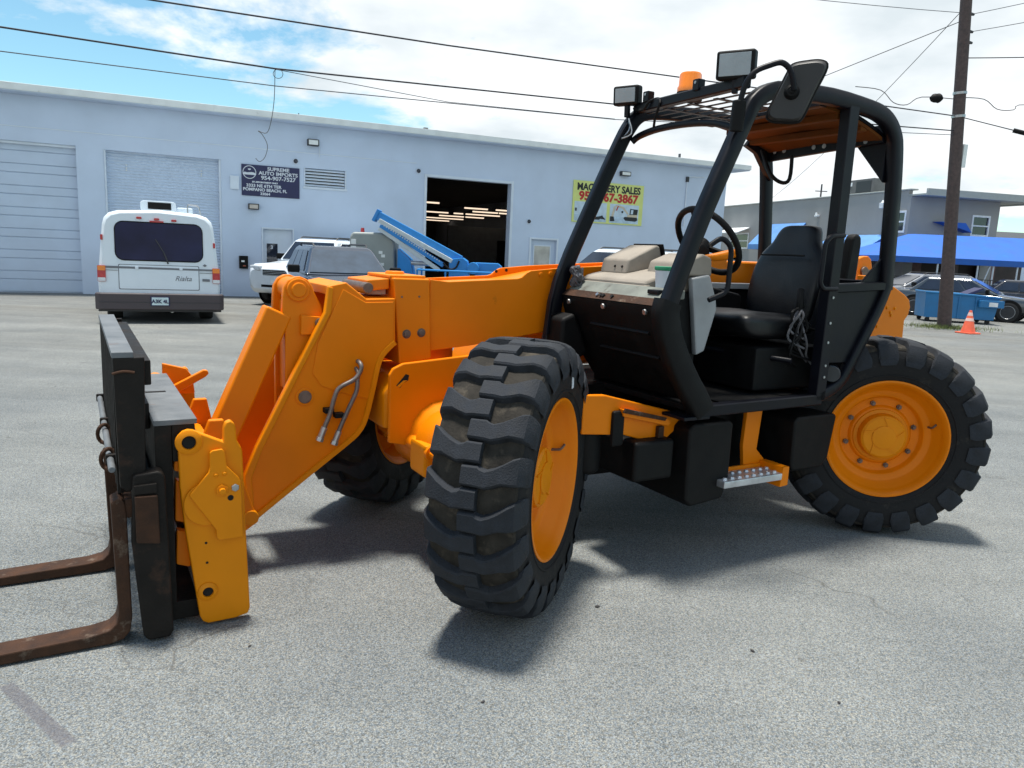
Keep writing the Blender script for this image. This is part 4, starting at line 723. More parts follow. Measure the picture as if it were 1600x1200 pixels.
# yellow machinery sign with two printed pictures
YS = pm('pale yellow green sign board', (.62, .68, .22), .45, var=.06, scale=3); PICB = pm('print sky', (.50, .62, .72), .5); PICG = pm('print ground', (.42, .55, .66), .5, var=.2, scale=8)
INK = pm('black print', (.012, .012, .014), .5); REDI = pm('red print', (.45, .02, .015), .5); CREAM = pm('cream print', (.55, .48, .36), .5); WHT = pm('white print', (.75, .78, .8), .5)
t = wall_thing('machinery_sign', 'yellow sale sign with black and red lettering and two machine pictures', 'sign', 3.11, 3.15)
ob('board', B(-1.31, 1.31, -.035, -.001, -.64, .64), YS, t, .004)
text_mesh('lettering', 'MACHINERY SALES', .30, INK, t, (0, -.039, .355), bold=.011, sx=.93); text_mesh('lettering', '954-367-3867', .36, REDI, t, (0, -.039, .06), bold=.016, sx=1.08)
for x0, x1 in ((-1.24, -.06), (.06, 1.16)):
    pb = ob('picture', B(x0, x1, -.039, -.0355, -.60, .0), PICB, t, 0); ob('picture_ground', B(x0 + .005, x1 - .005, -.0415, -.0392, -.595, -.40), PICG, pb, 0)
    def pr(nm, pts, m, d=.0): ob(nm, mk(prism, [(x0 + (x1 - x0) * u, -.60 + .60 * v_) for u, v_ in pts], -.0440 - d, -.0418 - d), m, pb, 0)
    if x0 > 0:
        pr('printed_track', [(.48, .28), (.55, .16), (.90, .14), (.97, .22), (.95, .36), (.52, .36)], INK); pr('printed_body', [(.60, .36), (.95, .36), (.96, .50), (.62, .48)], CREAM, .001); pr('printed_cab', [(.68, .48), (.95, .50), (.97, .78), (.70, .80)], INK, .002); pr('printed_window', [(.72, .52), (.80, .53), (.81, .75), (.73, .75)], PICB, .003)
        pr('printed_boom', [(.14, .84), (.22, .95), (.46, .88), (.66, .52), (.60, .50), (.42, .80), (.24, .86)], CREAM, .002); pr('printed_stick', [(.13, .86), (.20, .90), (.13, .34), (.06, .34)], CREAM, .001); pr('printed_bucket', [(.02, .34), (.14, .34), (.18, .10), (.02, .08)], INK, .002); pr('printed_ram', [(.20, .66), (.24, .66), (.30, .90), (.26, .90)], REDI, .003); pr('printed_box', [(.40, .55), (.46, .55), (.46, .66), (.40, .66)], INK, .0)
    else:
        pr('printed_track', [(.30, .10), (.78, .12), (.90, .34), (.60, .24), (.28, .28)], INK); pr('printed_body', [(.28, .30), (.66, .32), (.72, .60), (.60, .70), (.34, .62)], REDI, .001); pr('printed_cab', [(.62, .55), (.72, .55), (.78, .76), (.66, .80)], INK, .002); pr('printed_bucket', [(.72, .18), (.98, .14), (.86, .36)], INK, .002); pr('printed_mast', [(.02, .50), (.07, .50), (.07, .66), (.02, .66)], INK, .001)

# ---------------------------------------------------------------- grey two-storey building on the right; local x along its front, y along its side wall (away)
GA, G0 = R(14), Vector((17.401, 35., 0)); GT, GN = Vector((math.cos(GA), math.sin(GA), 0)), Vector((-math.sin(GA), math.cos(GA), 0))
GREYW = pm('grey stucco', (.31, .31, .305), .9, var=.08, scale=.8, bump=.3, bscale=20, dirt=(.22, .22, .22), damt=.3, dscale=1.2)
EAVE = pm('light grey eave', (.36, .38, .36), .7, var=.06); BLUE = pm('blue awning canvas', (.02, .115, .45), .75, var=.12, scale=2, dirt=(.05, .2, .55), damt=.25, dscale=2); BLUE_SUNLIT = pm('blue awning canvas painted sunlit', (.10, .25, .55), .75, var=.12, scale=2)  # the lighter canvas is the same blue with sunlight put into its colour
GB = thing('grey_building', 'grey two storey stucco building with deep eave and blue awnings', 'building', G0[:], GA)
def G(name, bm, mat, parent=GB, bevel=.006, seg=1, **k): return ob(name, bm, mat, parent, bevel, seg, **k)
bm = bmesh.new(); wall_grid(bm, 0, 4.85, 0, 4.72, [(3.42, 4.35, 3.16, 4.04), (.5, 4.2, 0, 2.0)], .2); G('front_wall', bm, GREYW, GB, 0)
bm = bmesh.new(); wall_grid(bm, -30, -.201, 0, 4.98, [(-.75, -.23, 3.16, 4.06), (-15.6, -13.4, 2.35, 3.25)], .2); G('side_wall', bm, GREYW, GB, 0, rot=(0, 0, R(-90)), loc=(-.0, .0, 0))
G('right_wall', B(4.65, 4.85, .201, 24, 0, 4.72), GREYW, GB, 0); G('inner_floor', B(.21, 4.64, .21, 6, 2.2, 2.3), INSIDE, GB, 0); G('rear_wall', B(.21, 4.64, 6, 6.2, 0, 4.7), INSIDE, GB, 0)
G('roof', B(.01, 6.2, -.9, 24, 4.73, 4.80), EAVE, GB, 0); G('eave_fascia', mk(prism, [(-.06, 4.70), (6.7, 4.70), (6.7, 5.0), (-.06, 5.0)], -1.0, -.901), EAVE, GB, .01); G('eave_fascia', B(6.201, 6.70, -.9, 24, 4.70, 4.98), EAVE, GB, .01)
G('parapet_cap', B(-.06, .32, .0, 30.2, 4.985, 5.05), EAVE, GB, .01)
def window(px, z0, z1, w, rz, loc, parent):
    f = ob('window', B(-w / 2, w / 2, .04, .09, z0, z1), GLASS, parent, 0, loc=loc, rot=(0, 0, rz))
    for b_ in ((-w / 2 - .05, -w / 2 + .03, z0 - .05, z1 + .05), (w / 2 - .03, w / 2 + .05, z0 - .05, z1 + .05), (-w / 2 + .031, w / 2 - .031, z1 - .04, z1 + .05), (-w / 2 + .031, w / 2 - .031, z0 - .05, z0 + .04), (-w / 2 + .031, w / 2 - .031, (z0 + z1) / 2 - .03, (z0 + z1) / 2 + .03)):
        ob('window_frame', B(b_[0], b_[1], -.03, .038, b_[2], b_[3]), WHT, f, .004, 1)
    return f
window(0, 3.17, 4.03, .90, 0, (3.885, 0, 0), GB); window(0, 3.17, 4.05, .51, R(-90), (0, .49, 0), GB); window(0, 2.36, 3.24, 2.18, R(-90), (0, 14.5, 0), GB)
G('window_hood', mk(prism, [(-.9, 3.30), (-.05, 3.62), (-.03, 3.55), (-.88, 3.22)], 13.3, 15.7), WHT, GB, .02)
def awning(y0, y1, z0, z1, dep, mat, vm):
    o = G('side_awning', mk(prism, [(-dep, z0), (-.03, z1), (-.03, z1 - .05), (-dep, z0 - .03)], y0, y1), mat, GB, 0)
    ob('valance', B(-dep - .012, -dep, y0, y1, z0 - .28, z0), vm, o, 0)
    for y in (y0, y1): ob('awning_cheek', mk(prism, [(-dep, z0 - .28), (-dep, z0), (-.03, z1 - .05), (-.03, z0 - .28)], y - .006, y + .006), BLUE, o, 0)
awning(7.6, 11.3, 2.55, 3.75, 1.2, BLUE_SUNLIT, BLUE_SUNLIT); awning(1.2, 5.2, 2.25, 3.05, 1.3, BLUE_SUNLIT, BLUE)
o = G('front_awning', mk(prism, [(1.25, 3.66), (3.0, 3.25), (2.6, 3.66)], -.5, -.01), BLUE, GB, 0)
t = thing('wall_lantern', 'small white lantern on the grey side wall near the corner', 'lamp', (G0 + GN * 1.65 - GT * .08)[:], GA); ob('lantern_body', B(-.14, .07, -.13, .13, 4.25, 4.50), WHT, t, .02); ob('lantern_cap', mk(cyl, (-.04, 0, 4.50), (-.04, 0, 4.62), .09, .03, n=14), WHT, t, .01)
t = thing('wall_lantern', 'small white lamp on the grey side wall further from the corner', 'lamp', (G0 + GN * 6.6 - GT * .08)[:], GA); ob('lantern_body', B(-.10, .07, -.12, .12, 4.02, 4.12), WHT, t, .02); ob('lantern_cap', mk(cyl, (-.03, .05, 4.12), (-.03, .05, 4.24), .06, .05, n=14), WHT, t, .01)
t = thing('rooftop_air_conditioner', 'dark boxy air conditioner unit on the grey building roof', 'air conditioner', (G0 + GN * 4.6 + GT * .5)[:], GA)
bm = bmesh.new(); box(bm, 0, 1.4, -1.35, 1.3, 5.0, 5.80); ob('unit_case', bm, pm('weathered unit case', (.13, .13, .13), .6, var=.2, scale=3, dirt=(.2, .12, .1), damt=.4, dscale=2), t, .02); ob('unit_grille', B(-.02, -.001, -1.2, -.1, 5.15, 5.7), DARKMETAL, t, .01); ob('unit_label', B(-.02, -.001, .2, .7, 5.5, 5.68), WHT, t, .004)
# flat-topped blue patio canopy in front of the grey building
cn = thing('patio_canopy', 'large blue canvas canopy over the patio by the grey building', 'canopy', (15.5, 31.2, 0), R(8))
bm = bmesh.new(); z0, z1 = 2.02, 3.0; x0, x1, y0, y1 = -.55, 7.0, 0, 4.2
v = [bm.verts.new(p) for p in ((x0, y0, z0), (x1, y0, z0), (x1, y1, z0), (x0, y1, z0), (x0 + 2.2, 1.9, z1), (x1, 1.9, z1 + .05), (x1, 2.3, z1 + .05), (x0 + 2.2, 2.3, z1))]
for f in ((0, 1, 5, 4), (1, 2, 6, 5), (2, 3, 7, 6), (3, 0, 4, 7), (4, 5, 6, 7), (3, 2, 1, 0)): bm.faces.new([v[i] for i in f])
ob('canopy_roof', bm, BLUE, cn, 0)
for a, b_ in (((x0, y0), (x1, y0)), ((x0, y0), (x0, y1))): ob('canopy_valance', B(min(a[0], b_[0]) - .01, max(a[0], b_[0]) + .01, min(a[1], b_[1]) - .01, max(a[1], b_[1]) + .01, z0 - .24, z0), BLUE, cn, 0)
for x in (-.45, 1.6, 3.4, 4.1, 5.2, 6.6): ob('canopy_post', mk(cyl, (x, .08, 0), (x, .08, z0 - .02), .035, n=10), TRIM, cn, 0)
ob('canopy_brace', mk(cyl, (3.5, .1, .3), (4.0, .1, 1.9), .025, n=8), TRIM, cn, 0)
pw = thing('patio_back_wall', 'dark patio wall with low doors under the blue canopy', 'wall', (15.5, 35.6, 0), R(8)); ob('wall', B(.2, 8.5, 0, .2, 0, 2.2), pm('dark patio wall', (.05, .038, .036), .8, var=.5, scale=1.5), pw, 0)
for x in (.8, 2.4, 4.3, 6.2): ob('wall_panel', B(x, x + .9, -.03, -.001, .2, 1.9), pm('patio panel %d' % int(x * 10), (.10 + .03 * x % .1, .10, .10), .7, var=.3), pw, .01)
fn = thing('mesh_fence', 'low dark mesh fence in front of the patio', 'fence', (13.2, 30.3, 0), R(4))
for k in range(8): ob('fence_post', mk(cyl, (k * 1.25, 0, 0), (k * 1.25, 0, 1.25), .03, n=8), DARKMETAL, fn, 0)
for z_ in (.2, .5, .8, 1.2): ob('fence_rail', B(0, 8.75, -.012, .012, z_, z_ + .03), DARKMETAL, fn, 0)
bm = bmesh.new()
for k in range(70): box(bm, k * .125, k * .125 + .012, -.008, .008, .05, 1.2)
o = ob('fence_mesh', bm, DARKMETAL, fn, 0); o['kind'] = 'stuff'
for k, (x, z_) in enumerate(((1.2, .75), (6.5, .8))): ob('fence_notice', B(x, x + .42, -.03, -.013, z_, z_ + .42), WHT, fn, .004)
# far strip of roofs at the right edge
fb = thing('far_shed', 'distant dark roofed shed beyond the grey building', 'shed', (42, 62, 0), R(5)); ob('wall', B(-6, 8, 0, 5, 0, 4.2), WALLM, fb, 0); ob('roof', mk(prism, [(-.4, 4.2), (2.5, 4.9), (5.4, 4.2)], -6.4, 8.4, 'yz'), DARKMETAL, fb, 0)
fpz = thing('far_pole', 'thin distant utility pole behind the grey building', 'utility pole', (22.9, 60, 0)); ob('pole', mk(cyl, (0, 0, 0), (0, 0, 7.6), .08, .06, n=8), DARKMETAL, fpz, 0); ob('cross_arm', B(-.45, .45, -.03, .03, 7.05, 7.11), DARKMETAL, fpz, 0)
# ---------------------------------------------------------------- vehicles
TYRE2 = pm('car tyre', (.016, .016, .017), .8, var=.2, scale=20); ALLOY = pm('alloy wheel', (.32, .33, .35), .35, metal=.8, var=.1, scale=10); REDL = pm('red lamp lens', (.42, .012, .015), .25, var=.1, coat=.3); AMBL = pm('orange lamp lens', (.75, .20, .01), .25, coat=.3); CLEARL = pm('clear lamp lens', (.6, .63, .66), .15, var=.1, coat=.3)
def road_wheel(parent, x, y, r, w, side, spokes=10, rot=0.):
    h = bpy.data.objects.new('wheel', None); COL.objects.link(h); h.parent = parent; h.location = (x, y, r); h.rotation_euler = (0, 0, 0 if side < 0 else math.pi)
    bm = bmesh.new(); lathe(bm, [(r * .62, w * .5), (r * .80, w * .52), (r * .95, w * .46), (r, w * .36), (r, -w * .36), (r * .95, -w * .46), (r * .62, -w * .5)], 32, closed=True); ob('tyre', bm, TYRE2, h, 0)
    bm = bmesh.new(); lathe(bm, [(r * .62, w * .49), (r * .66, w * .51), (r * .63, w * .44), (r * .56, w * .2), (0, w * .15)], 28)
    ob('rim', bm, DARKMETAL, h, 0)
    bm = bmesh.new(); lathe(bm, [(r * .16, w * .2), (r * .14, w * .42), (0, w * .44)], 14)
    for k in range(spokes):
        a = 2 * math.pi * k / spokes; box(bm, r * .10, r * .62, -w * .46, -w * .34, -r * .035, r * .035, Matrix.Rotation(a, 4, 'Y'))
    lathe(bm, [(r * .60, w * .40), (r * .655, w * .50), (r * .62, w * .515), (r * .58, w * .46)], 28, closed=True)
    ob('wheel_spokes', bm, ALLOY, h, 0)
def quadpatch(bm, c, u0, u1, v0, v1, off, th=.012):
    """flat piece on the quad c (bl, br, tr, tl), pushed out by off"""
    c = [Vector(p) for p in c]; n = (c[1] - c[0]).cross(c[3] - c[0]).normalized()
    f = lambda u, v: (c[0] * (1 - u) + c[1] * u) * (1 - v) + (c[3] * (1 - u) + c[2] * u) * v
    P4 = [f(u0, v0), f(u1, v0), f(u1, v1), f(u0, v1)]; A_ = [bm.verts.new(p + n * off) for p in P4]; B_ = [bm.verts.new(p + n * (off - th)) for p in P4]
    bm.faces.new(A_); bm.faces.new(B_[::-1])
    for i in range(4): bm.faces.new((A_[i], A_[(i + 1) % 4], B_[(i + 1) % 4], B_[i]))
def car(label, cat, name, loc, head, paint, L=4.4, Wd=1.8, H=1.55, hood=.95, gl=GLASS, suv=True, spokes=10, roofmat=None, rake=.8, blunt=0.):
    t = thing(name, label, cat, (loc[0], loc[1], 0), math.atan2(head[1], head[0])); h = L / 2; w = Wd / 2; rr = .34 if suv else .315
    belt = hood + .04; secs = []
    st = [(-h, .74, .46, belt - .25), (-h + .05, .90, .36, belt - .08), (-h + .30, .97, .28, belt), (-h + 1.0, 1., .24, belt), (0, 1., .24, belt - .01), (h - 1.45, 1., .24, hood + .02), (h - 1.1, .99, .24, hood), (h - .55, .96, .26, hood - .06), (h - .2, .90 + .06 * blunt, .28, hood - .13 + .07 * blunt), (h - .06, .80 + .12 * blunt, .32, hood - .24 + .12 * blunt), (h, .68 + .16 * blunt, .40, hood - .34 + .14 * blunt)]
    for x, k, zb, zt in st:
        q = w * k; m_ = (zb + zt) / 2; secs.append([(x, -q * .86, zb), (x, -q * .97, zb + .10), (x, -q, m_), (x, -q * .975, zt - .07), (x, -q * .90, zt - .005), (x, -q * .5, zt + .02), (x, 0, zt + .028), (x, q * .5, zt + .02), (x, q * .90, zt - .005), (x, q * .975, zt - .07), (x, q, m_), (x, q * .97, zb + .10), (x, q * .86, zb)])
    bm = bmesh.new(); loft(bm, secs); body = ob('body', bm, paint, t, 0, sharp=50)
    xr0, xf0 = -h + (.10 if suv else .55), h - 1.15; xr1, xf1 = -h + (.42 if suv else 1.05), h - 1.15 - rake; w0, w1 = w * .93, w * .70; z0, z1 = belt - .03, H
    lo = [(xr0, -w0, z0), (xf0, -w0, z0), (xf0, w0, z0), (xr0, w0, z0)]; hi = [(xr1, -w1, z1 - .05), (xf1, -w1, z1 - .05), (xf1, w1, z1 - .05), (xr1, w1, z1 - .05)]
    top = [((p[0] * .94 + (xr1 + xf1) / 2 * .06), p[1] * .86, z1) for p in hi]
    bm = bmesh.new(); loft(bm, [lo, hi, top]); ob('cabin', bm, roofmat or paint, t, .05, 3)
    fr = (lo[2], lo[1], hi[1], hi[2]); fr = (lo[1], lo[2], hi[2], hi[1]); bk = (lo[3], lo[0], hi[0], hi[3]); rt = (lo[0], lo[1], hi[1], hi[0]); lf = (lo[2], lo[3], hi[3], hi[2])
    for nm, q, rng in (('windscreen', fr, [(.05, .95, .08, .93)]), ('rear_window', bk, [(.10, .90, .18, .88)]), ('side_window', rt, [(.08, .36, .16, .88), (.39, .66, .12, .90), (.69, .93, .12, .90)]), ('side_window', lf, [(.07, .31, .12, .90), (.34, .61, .12, .90), (.64, .92, .16, .88)])):
        for (u0, u1, v0, v1) in rng:
            bm = bmesh.new(); quadpatch(bm, q, u0, u1, v0, v1, .018); ob(nm, bm, gl if nm != 'windscreen' else (GLASSB if gl is not GLASS else gl), t, .004, 1)
    for s in (-1, 1):
        for x in (-h + .80, h - .85): 
            road_wheel(t, x, s * (w - .10), rr, .22, s, spokes)
            bm = bmesh.new(); lathe(bm, [(rr + .06, .003), (rr + .02, .006), (rr - .05, .006)], 28); ob('wheel_arch', bm, BLACKM, t, 0, loc=(x, s * (w * .995), rr + .01), rot=(0, 0, 0 if s < 0 else math.pi))
        bm = bmesh.new(); box(bm, -.05, .05, -.11, .11, -.07, .07); ob('door_mirror', bm, BLACKM, t, .03, 2, loc=(h - 1.45, s * (w + .10), belt + .07)); 
        bm = bmesh.new(); box(bm, -.14, .02, -.20, .20, -.06, .06); ob('headlight', bm, CLEARL, t, .03, 2, loc=(h - .13 + .10 * blunt, s * w * (.64 + .08 * blunt), hood - .26 + .10 * blunt), rot=(0, 0, s * .35))
        bm = bmesh.new(); box(bm, -.02, .10, -.12, .12, -.16, .16); ob('tail_light', bm, REDL, t, .02, 2, loc=(-h + .06, s * w * .72, belt - .22), rot=(0, 0, -s * .25))
        if suv: ob('roof_rail', mk(tube, arcpath([(xr1 + .1, s * w1 * .84, H - .02), (xr1 + .2, s * w1 * .86, H + .045), (xf1 - .2, s * w1 * .86, H + .045), (xf1 - .1, s * w1 * .84, H - .02)], .08), .018, 8), DARKMETAL, t, 0)
    bm = bmesh.new(); box(bm, h - .10, h + .010, -w * .44, w * .44, hood - .38 + .06 * blunt, hood - .20 + .02 * blunt); gr = ob('grille', bm, BLACKM, t, .02)
    for k in range(4): ob('grille_bar', B(h + .008, h + .018, -w * .42, w * .42, hood - .355 + .05 * blunt + k * .036, hood - .345 + .05 * blunt + k * .036), CHROME, gr, .002)
    ob('number_plate', B(h - .02, h + .014, -.16, .16, .53, .61), WHT, t, .004); ob('bumper_intake', B(h - .09, h + .004, -w * .50, w * .50, .42, .50), BLACKM, t, .02)
    return t
DARKBLUE = pm('dark slate car paint', (.045, .058, .085), .18, var=.05, scale=2, coat=.8, metal=.3); SILVER = pm('grey silver car paint', (.20, .21, .23), .25, var=.05, metal=.5, coat=.6); GRAPH = pm('graphite car paint', (.06, .07, .08), .2, var=.05, metal=.4, coat=.8)
car('white sport utility vehicle half hidden behind the dark one', 'car', 'parked_suv', (-4.75, 19.7), (-.35, -.94), WHITEP, 4.4, 1.76, 1.58, 1.02, rake=.36, blunt=1.)
car('dark slate crossover parked nose out behind the boom', 'car', 'parked_suv', (-3.53, 15.26), (.40, -.92), DARKBLUE, 4.3, 1.72, 1.44, .90, gl=GLASSB, roofmat=DARKBLUE, rake=.72, blunt=.6)
car('white van mostly hidden behind the machine cab', 'van', 'parked_van', (2.75, 19.5), (-.906, -.423), WHITEP, 4.7, 1.8, 1.66, 1.05, rake=.6)
car('silver grey wagon parked behind the blue dumpster', 'car', 'parked_car', (14.9, 28.7), (-1, -.05), SILVER, 4.3, 1.75, 1.36, .88)
car('dark graphite sedan parked beside the blue dumpster at the right edge', 'car', 'parked_car', (14.75, 25.25), (.78, -.62), GRAPH, 4.3, 1.72, 1.30, .80, suv=False)
car('dark low car behind the graphite sedan at the right edge', 'car', 'parked_car', (19.4, 28.9), (.9, -.4), pm('black car paint', (.02, .02, .025), .2, coat=.6), 4.3, 1.72, 1.28, .80, suv=False)

# ---- motorhome seen from behind; local x to its right, y forwards (away), z up
RVW = pm('white motorhome gelcoat', (.66, .73, .79), .35, var=.03, scale=2, coat=.15, dirt=(.55, .61, .67), damt=.25, dscale=3); BUMP = pm('brown grey bumper', (.06, .048, .054), .6, var=.1, scale=4); STRIPE = pm('grey stripe', (.14, .15, .17), .5)
RV = thing('motorhome', 'white motorhome seen from behind with dark wide rear window', 'motorhome', (-6.132, 13.138, 0), R(24.87))
def V(name, bm, mat, parent=RV, bevel=.004, seg=2, **k): return ob(name, bm, mat, parent, bevel, seg, **k)
def rvsec(y, k, dz=0., lean=0.):
    c = .035; pts = [(-.95, .44), (-.955, .66), (-.94, .92), (-.865, 1.66), (-.835, 1.76), (-.76, 1.84), (-.62, 1.885), (0, 1.925), (.62, 1.885), (.76, 1.84), (.835, 1.76), (.865, 1.66), (.94, .92), (.955, .66), (.95, .44)]
    return [(c + x * k, y + lean * (z - .44), .44 + (z - .44) * (1 - (1 - k) * .8) + dz) for x, z in pts]
bm = bmesh.new(); loft(bm, [rvsec(.03, .955, 0, .07), rvsec(.05, .985, 0, .07), rvsec(.10, 1., 0, .06), rvsec(.6, 1.005, 0, .02), rvsec(4.3, 1.0), rvsec(4.6, .96), rvsec(4.7, .9)]); V('body', bm, RVW, RV, 0, sharp=60)
bm = bmesh.new(); loft(bm, [[(x, 4.65, z) for x, z in ((-.9, .45), (-.88, 1.2), (.95, 1.2), (.97, .45))], [(x, 5.5, z) for x, z in ((-.85, .45), (-.8, .9), (.87, .9), (.92, .45))]]); V('cab_nose', bm, RVW, RV, .05, 3)
def rvy(z): return .03 + .07 * (z - .44)
def rpoly(x0, x1, z0, z1, r, n=5):
    out = []
    for cx_, cz_, a0 in ((x1 - r, z0 + r, -90), (x1 - r, z1 - r, 0), (x0 + r, z1 - r, 90), (x0 + r, z0 + r, 180)):
        for k in range(n + 1): a = R(a0 + 90 * k / n); out.append((cx_ + r * math.cos(a), cz_ + r * math.sin(a)))
    return out
def rearplate(name, pts, mat, off, th, parent=RV):
    bm = bmesh.new(); A_ = [bm.verts.new((x, rvy(z) - off, z)) for x, z in pts]; B_ = [bm.verts.new((x, rvy(z) - off + th, z)) for x, z in pts]
    bm.faces.new(A_[::-1]); bm.faces.new(B_); n = len(pts)
    for i in range(n): bm.faces.new((A_[i], A_[(i + 1) % n], B_[(i + 1) % n], B_[i]))
    return ob(name, bm, mat, parent, 0)
rearplate('window_seal', [(.02 + x * 1.0, z) for x, z in rpoly(-.675, .705, 1.055, 1.715, .14)], BLACKM, .006, .03); rwin = rearplate('rear_window', rpoly(-.64, .71, 1.075, 1.695, .12), pm('tinted rear window', (.010, .012, .045), .1, var=.3, scale=2, spec=.22), .012, .01)
ob('wiper', mk(tube, [(.16, rvy(1.0) - .03, 1.02), (.10, rvy(1.2) - .035, 1.20), (-.03, rvy(1.4) - .03, 1.43)], [.014, .009, .006], 8), DARKMETAL, rwin, 0)
rearplate('tail_hatch', rpoly(-.60, .64, .585, .985, .02, 2), RVW, .008, .02)
hx = rearplate('hatch_gap', rpoly(-.612, .652, .573, .995, .02, 2), STRIPE, .0035, .01)
rearplate('stripe', [(-.90, .925), (.93, .915), (.93, .945), (-.90, .962)], STRIPE, .012, .008); rearplate('stripe', [(-.90, .888), (-.62, .886), (-.62, .893), (-.90, .896)], STRIPE, .012, .008); rearplate('stripe', [(.66, .876), (.92, .872), (.92, .880), (.66, .884)], STRIPE, .012, .008)
for x in (-.33, .36): V('hatch_handle', mk(cyl, (x, rvy(.94) - .01, .938), (x, rvy(.94) - .03, .938), .028, n=14), RVW, RV, .004)
text_mesh('lettering', 'Rialta', .12, STRIPE, RV, (.39, rvy(.75) - .013, .735), rot=(R(90 - 4), 0, 0), shear=.35, extrude=.001)
rearplate('maker_badge', [(.70, .735), (.82, .732), (.82, .775), (.70, .778)], STRIPE, .012, .006); rearplate('roof_badge', [(.745, .985), (.78, 1.01), (.745, 1.035), (.71, 1.01)], STRIPE, .012, .006)
for x, w_, z_ in ((-.27, .042, 1.775), (0, .042, 1.765), (.27, .042, 1.755)): rearplate('marker_lamp', rpoly(x - w_, x + w_, z_ - .018, z_ + .018, .015, 3), REDL, .02, .03)
rearplate('brake_lamp', rpoly(-.11, .11, 1.712, 1.738, .01, 2), REDL, .022, .03)
for x, z_ in ((-.845, 1.43), (.905, 1.36)): rearplate('side_marker', rpoly(x - .018, x + .018, z_ - .045, z_ + .045, .012, 3), REDL, .006, .05)
for s, x0 in ((-1, -.925), (1, .865)):
    o = rearplate('tail_lamp', rpoly(x0, x0 + .125, .70, .965, .012, 2), REDL, .02, .04); rearplate('turn_lens', rpoly(x0 + .004, x0 + .121, .882, .960, .01, 2), AMBL, .026, .01, o); rearplate('reverse_lens', rpoly(x0 + .004, x0 + .121, .706, .765, .01, 2), CLEARL, .026, .01, o)
bm = bmesh.new(); prism(bm, [(-.965, .10), (-.975, .0), (-.9, -.07), (.97, -.07), (1.045, .0), (1.035, .10)], .235, .515, 'xy'); V('bumper', bm, BUMP, RV, .025, 3)
V('bumper_step', B(-.93, 1.0, .0, .6, .20, .234), DARKMETAL, RV, .01); V('bumper_groove', B(-.93, 1.0, -.0745, -.0705, .36, .368), DARKMETAL, RV, 0)
npl = V('number_plate', B(-.135, .165, -.085, -.0755, .305, .465), NAVY, RV, .004); ob('plate_face', B(-.115, .145, -.089, -.0855, .32, .45), pm('pale plate', (.55, .68, .72), .4), npl, .002); text_mesh('plate_lettering', 'A3K 4L', .085, NAVY, npl, (.015, -.092, .355), bold=.003)
for x in (-.72, .79):
    for y in (.95, 4.2): road_wheel(RV, x, y, .32, .24, -1 if x < 0 else 1)
for h in RV.children:
    if h.name.startswith('wheel'): h.rotation_euler = (0, 0, h.rotation_euler.z + R(90) if h.location.x > 0 else R(-90))
V('rear_axle', mk(cyl, (-.7, .95, .32), (.78, .95, .32), .06), DARKMETAL, RV, 0); V('exhaust', mk(cyl, (.2, .1, .21), (.25, 1.4, .24), .035), STEEL, RV, 0); V('underbody', B(-.85, .92, .3, 5.2, .26, .45), DARKMETAL, RV, .02)
bm = bmesh.new(); loft(bm, [[(x, .5, z) for x, z in rpoly(-.25, .32, 1.90, 2.085, .06)], [(x, 1.4, z) for x, z in rpoly(-.22, .30, 1.90, 2.08, .06)]]); ac = V('roof_air_conditioner', bm, RVW, RV, .01); ob('vent_grille', B(-.13, .24, .485, .499, 1.945, 2.06), BLACKM, ac, .01)
bm = bmesh.new(); box(bm, .34, .62, 1.2, 1.9, 1.88, 2.02); V('roof_vent', bm, RVW, RV, .03, 2)
V('roof_ladder', mk(tube, arcpath([(.50, .35, 1.89), (.50, .35, 2.05), (.68, .35, 2.03), (.72, .35, 1.86)], .03), .012, 8), STEEL, RV, 0)
V('side_mirror', B(1.0, 1.06, 4.4, 4.55, 1.1, 1.35), BLACKM, RV, .02)

# ---- blue boom lift parked by the wall
LB = pm('lift blue paint', (.015, .21, .56), .4, var=.08, scale=4, dirt=(.02, .12, .33), damt=.25, dscale=5); LG = pm('lift grey hood', (.27, .30, .29), .5, var=.06, scale=3); LW = pm('pale chain track', (.50, .56, .58), .5, var=.1, scale=8)
LF = thing('boom_lift', 'blue folded boom lift with grey engine hood and railed basket', 'boom lift', (0, 18.5, 0))
def K(name, bm, mat, parent=LF, bevel=.008, seg=2, **k): return ob(name, bm, mat, parent, bevel, seg, **k)
hd = K('engine_hood', mk(prism, [(-4.02, .55), (-4.02, 1.68), (-3.95, 1.79), (-3.30, 1.80), (-3.08, 1.74), (-2.95, 1.60), (-2.92, .55)], -.05, .65), LG, LF, .05, 3)
ob('hood_vent', B(-3.98, -3.86, -.062, -.051, 1.35, 1.62), FASCIA, hd, .005)
for x, z_ in ((-3.32, 1.30), (-3.26, 1.22), (-3.28, 1.02)): ob('hood_decal', B(x, x + .09, -.058, -.051, z_, z_ + .07), FASCIA, hd, 0)
K('warning_beacon', mk(cyl, (-3.78, .3, 1.79), (-3.78, .3, 1.90), .05, .04, n=14), REDL, LF, .006)
def beam(name, a, b_, w, h, mat, y0, parent=LF, bev=.012):
    a, b_ = Vector(a), Vector(b_); d = b_ - a; q = Matrix.Translation(a) @ Matrix(((d.normalized().x, 0, -d.normalized().z, 0), (0, 1, 0, 0), (d.normalized().z, 0, d.normalized().x, 0), (0, 0, 0, 1)))
    bm = bmesh.new(); box(bm, 0, d.length, y0, y0 + w, -h / 2, h / 2, q); return K(name, bm, mat, parent, bev)
beam('upper_boom', (-3.36, 0, 2.20), (-1.36, 0, 1.24), .26, .20, LB, -.12); beam('boom_cap', (-3.42, 0, 2.21), (-3.35, 0, 2.175), .32, .30, LB, -.15)
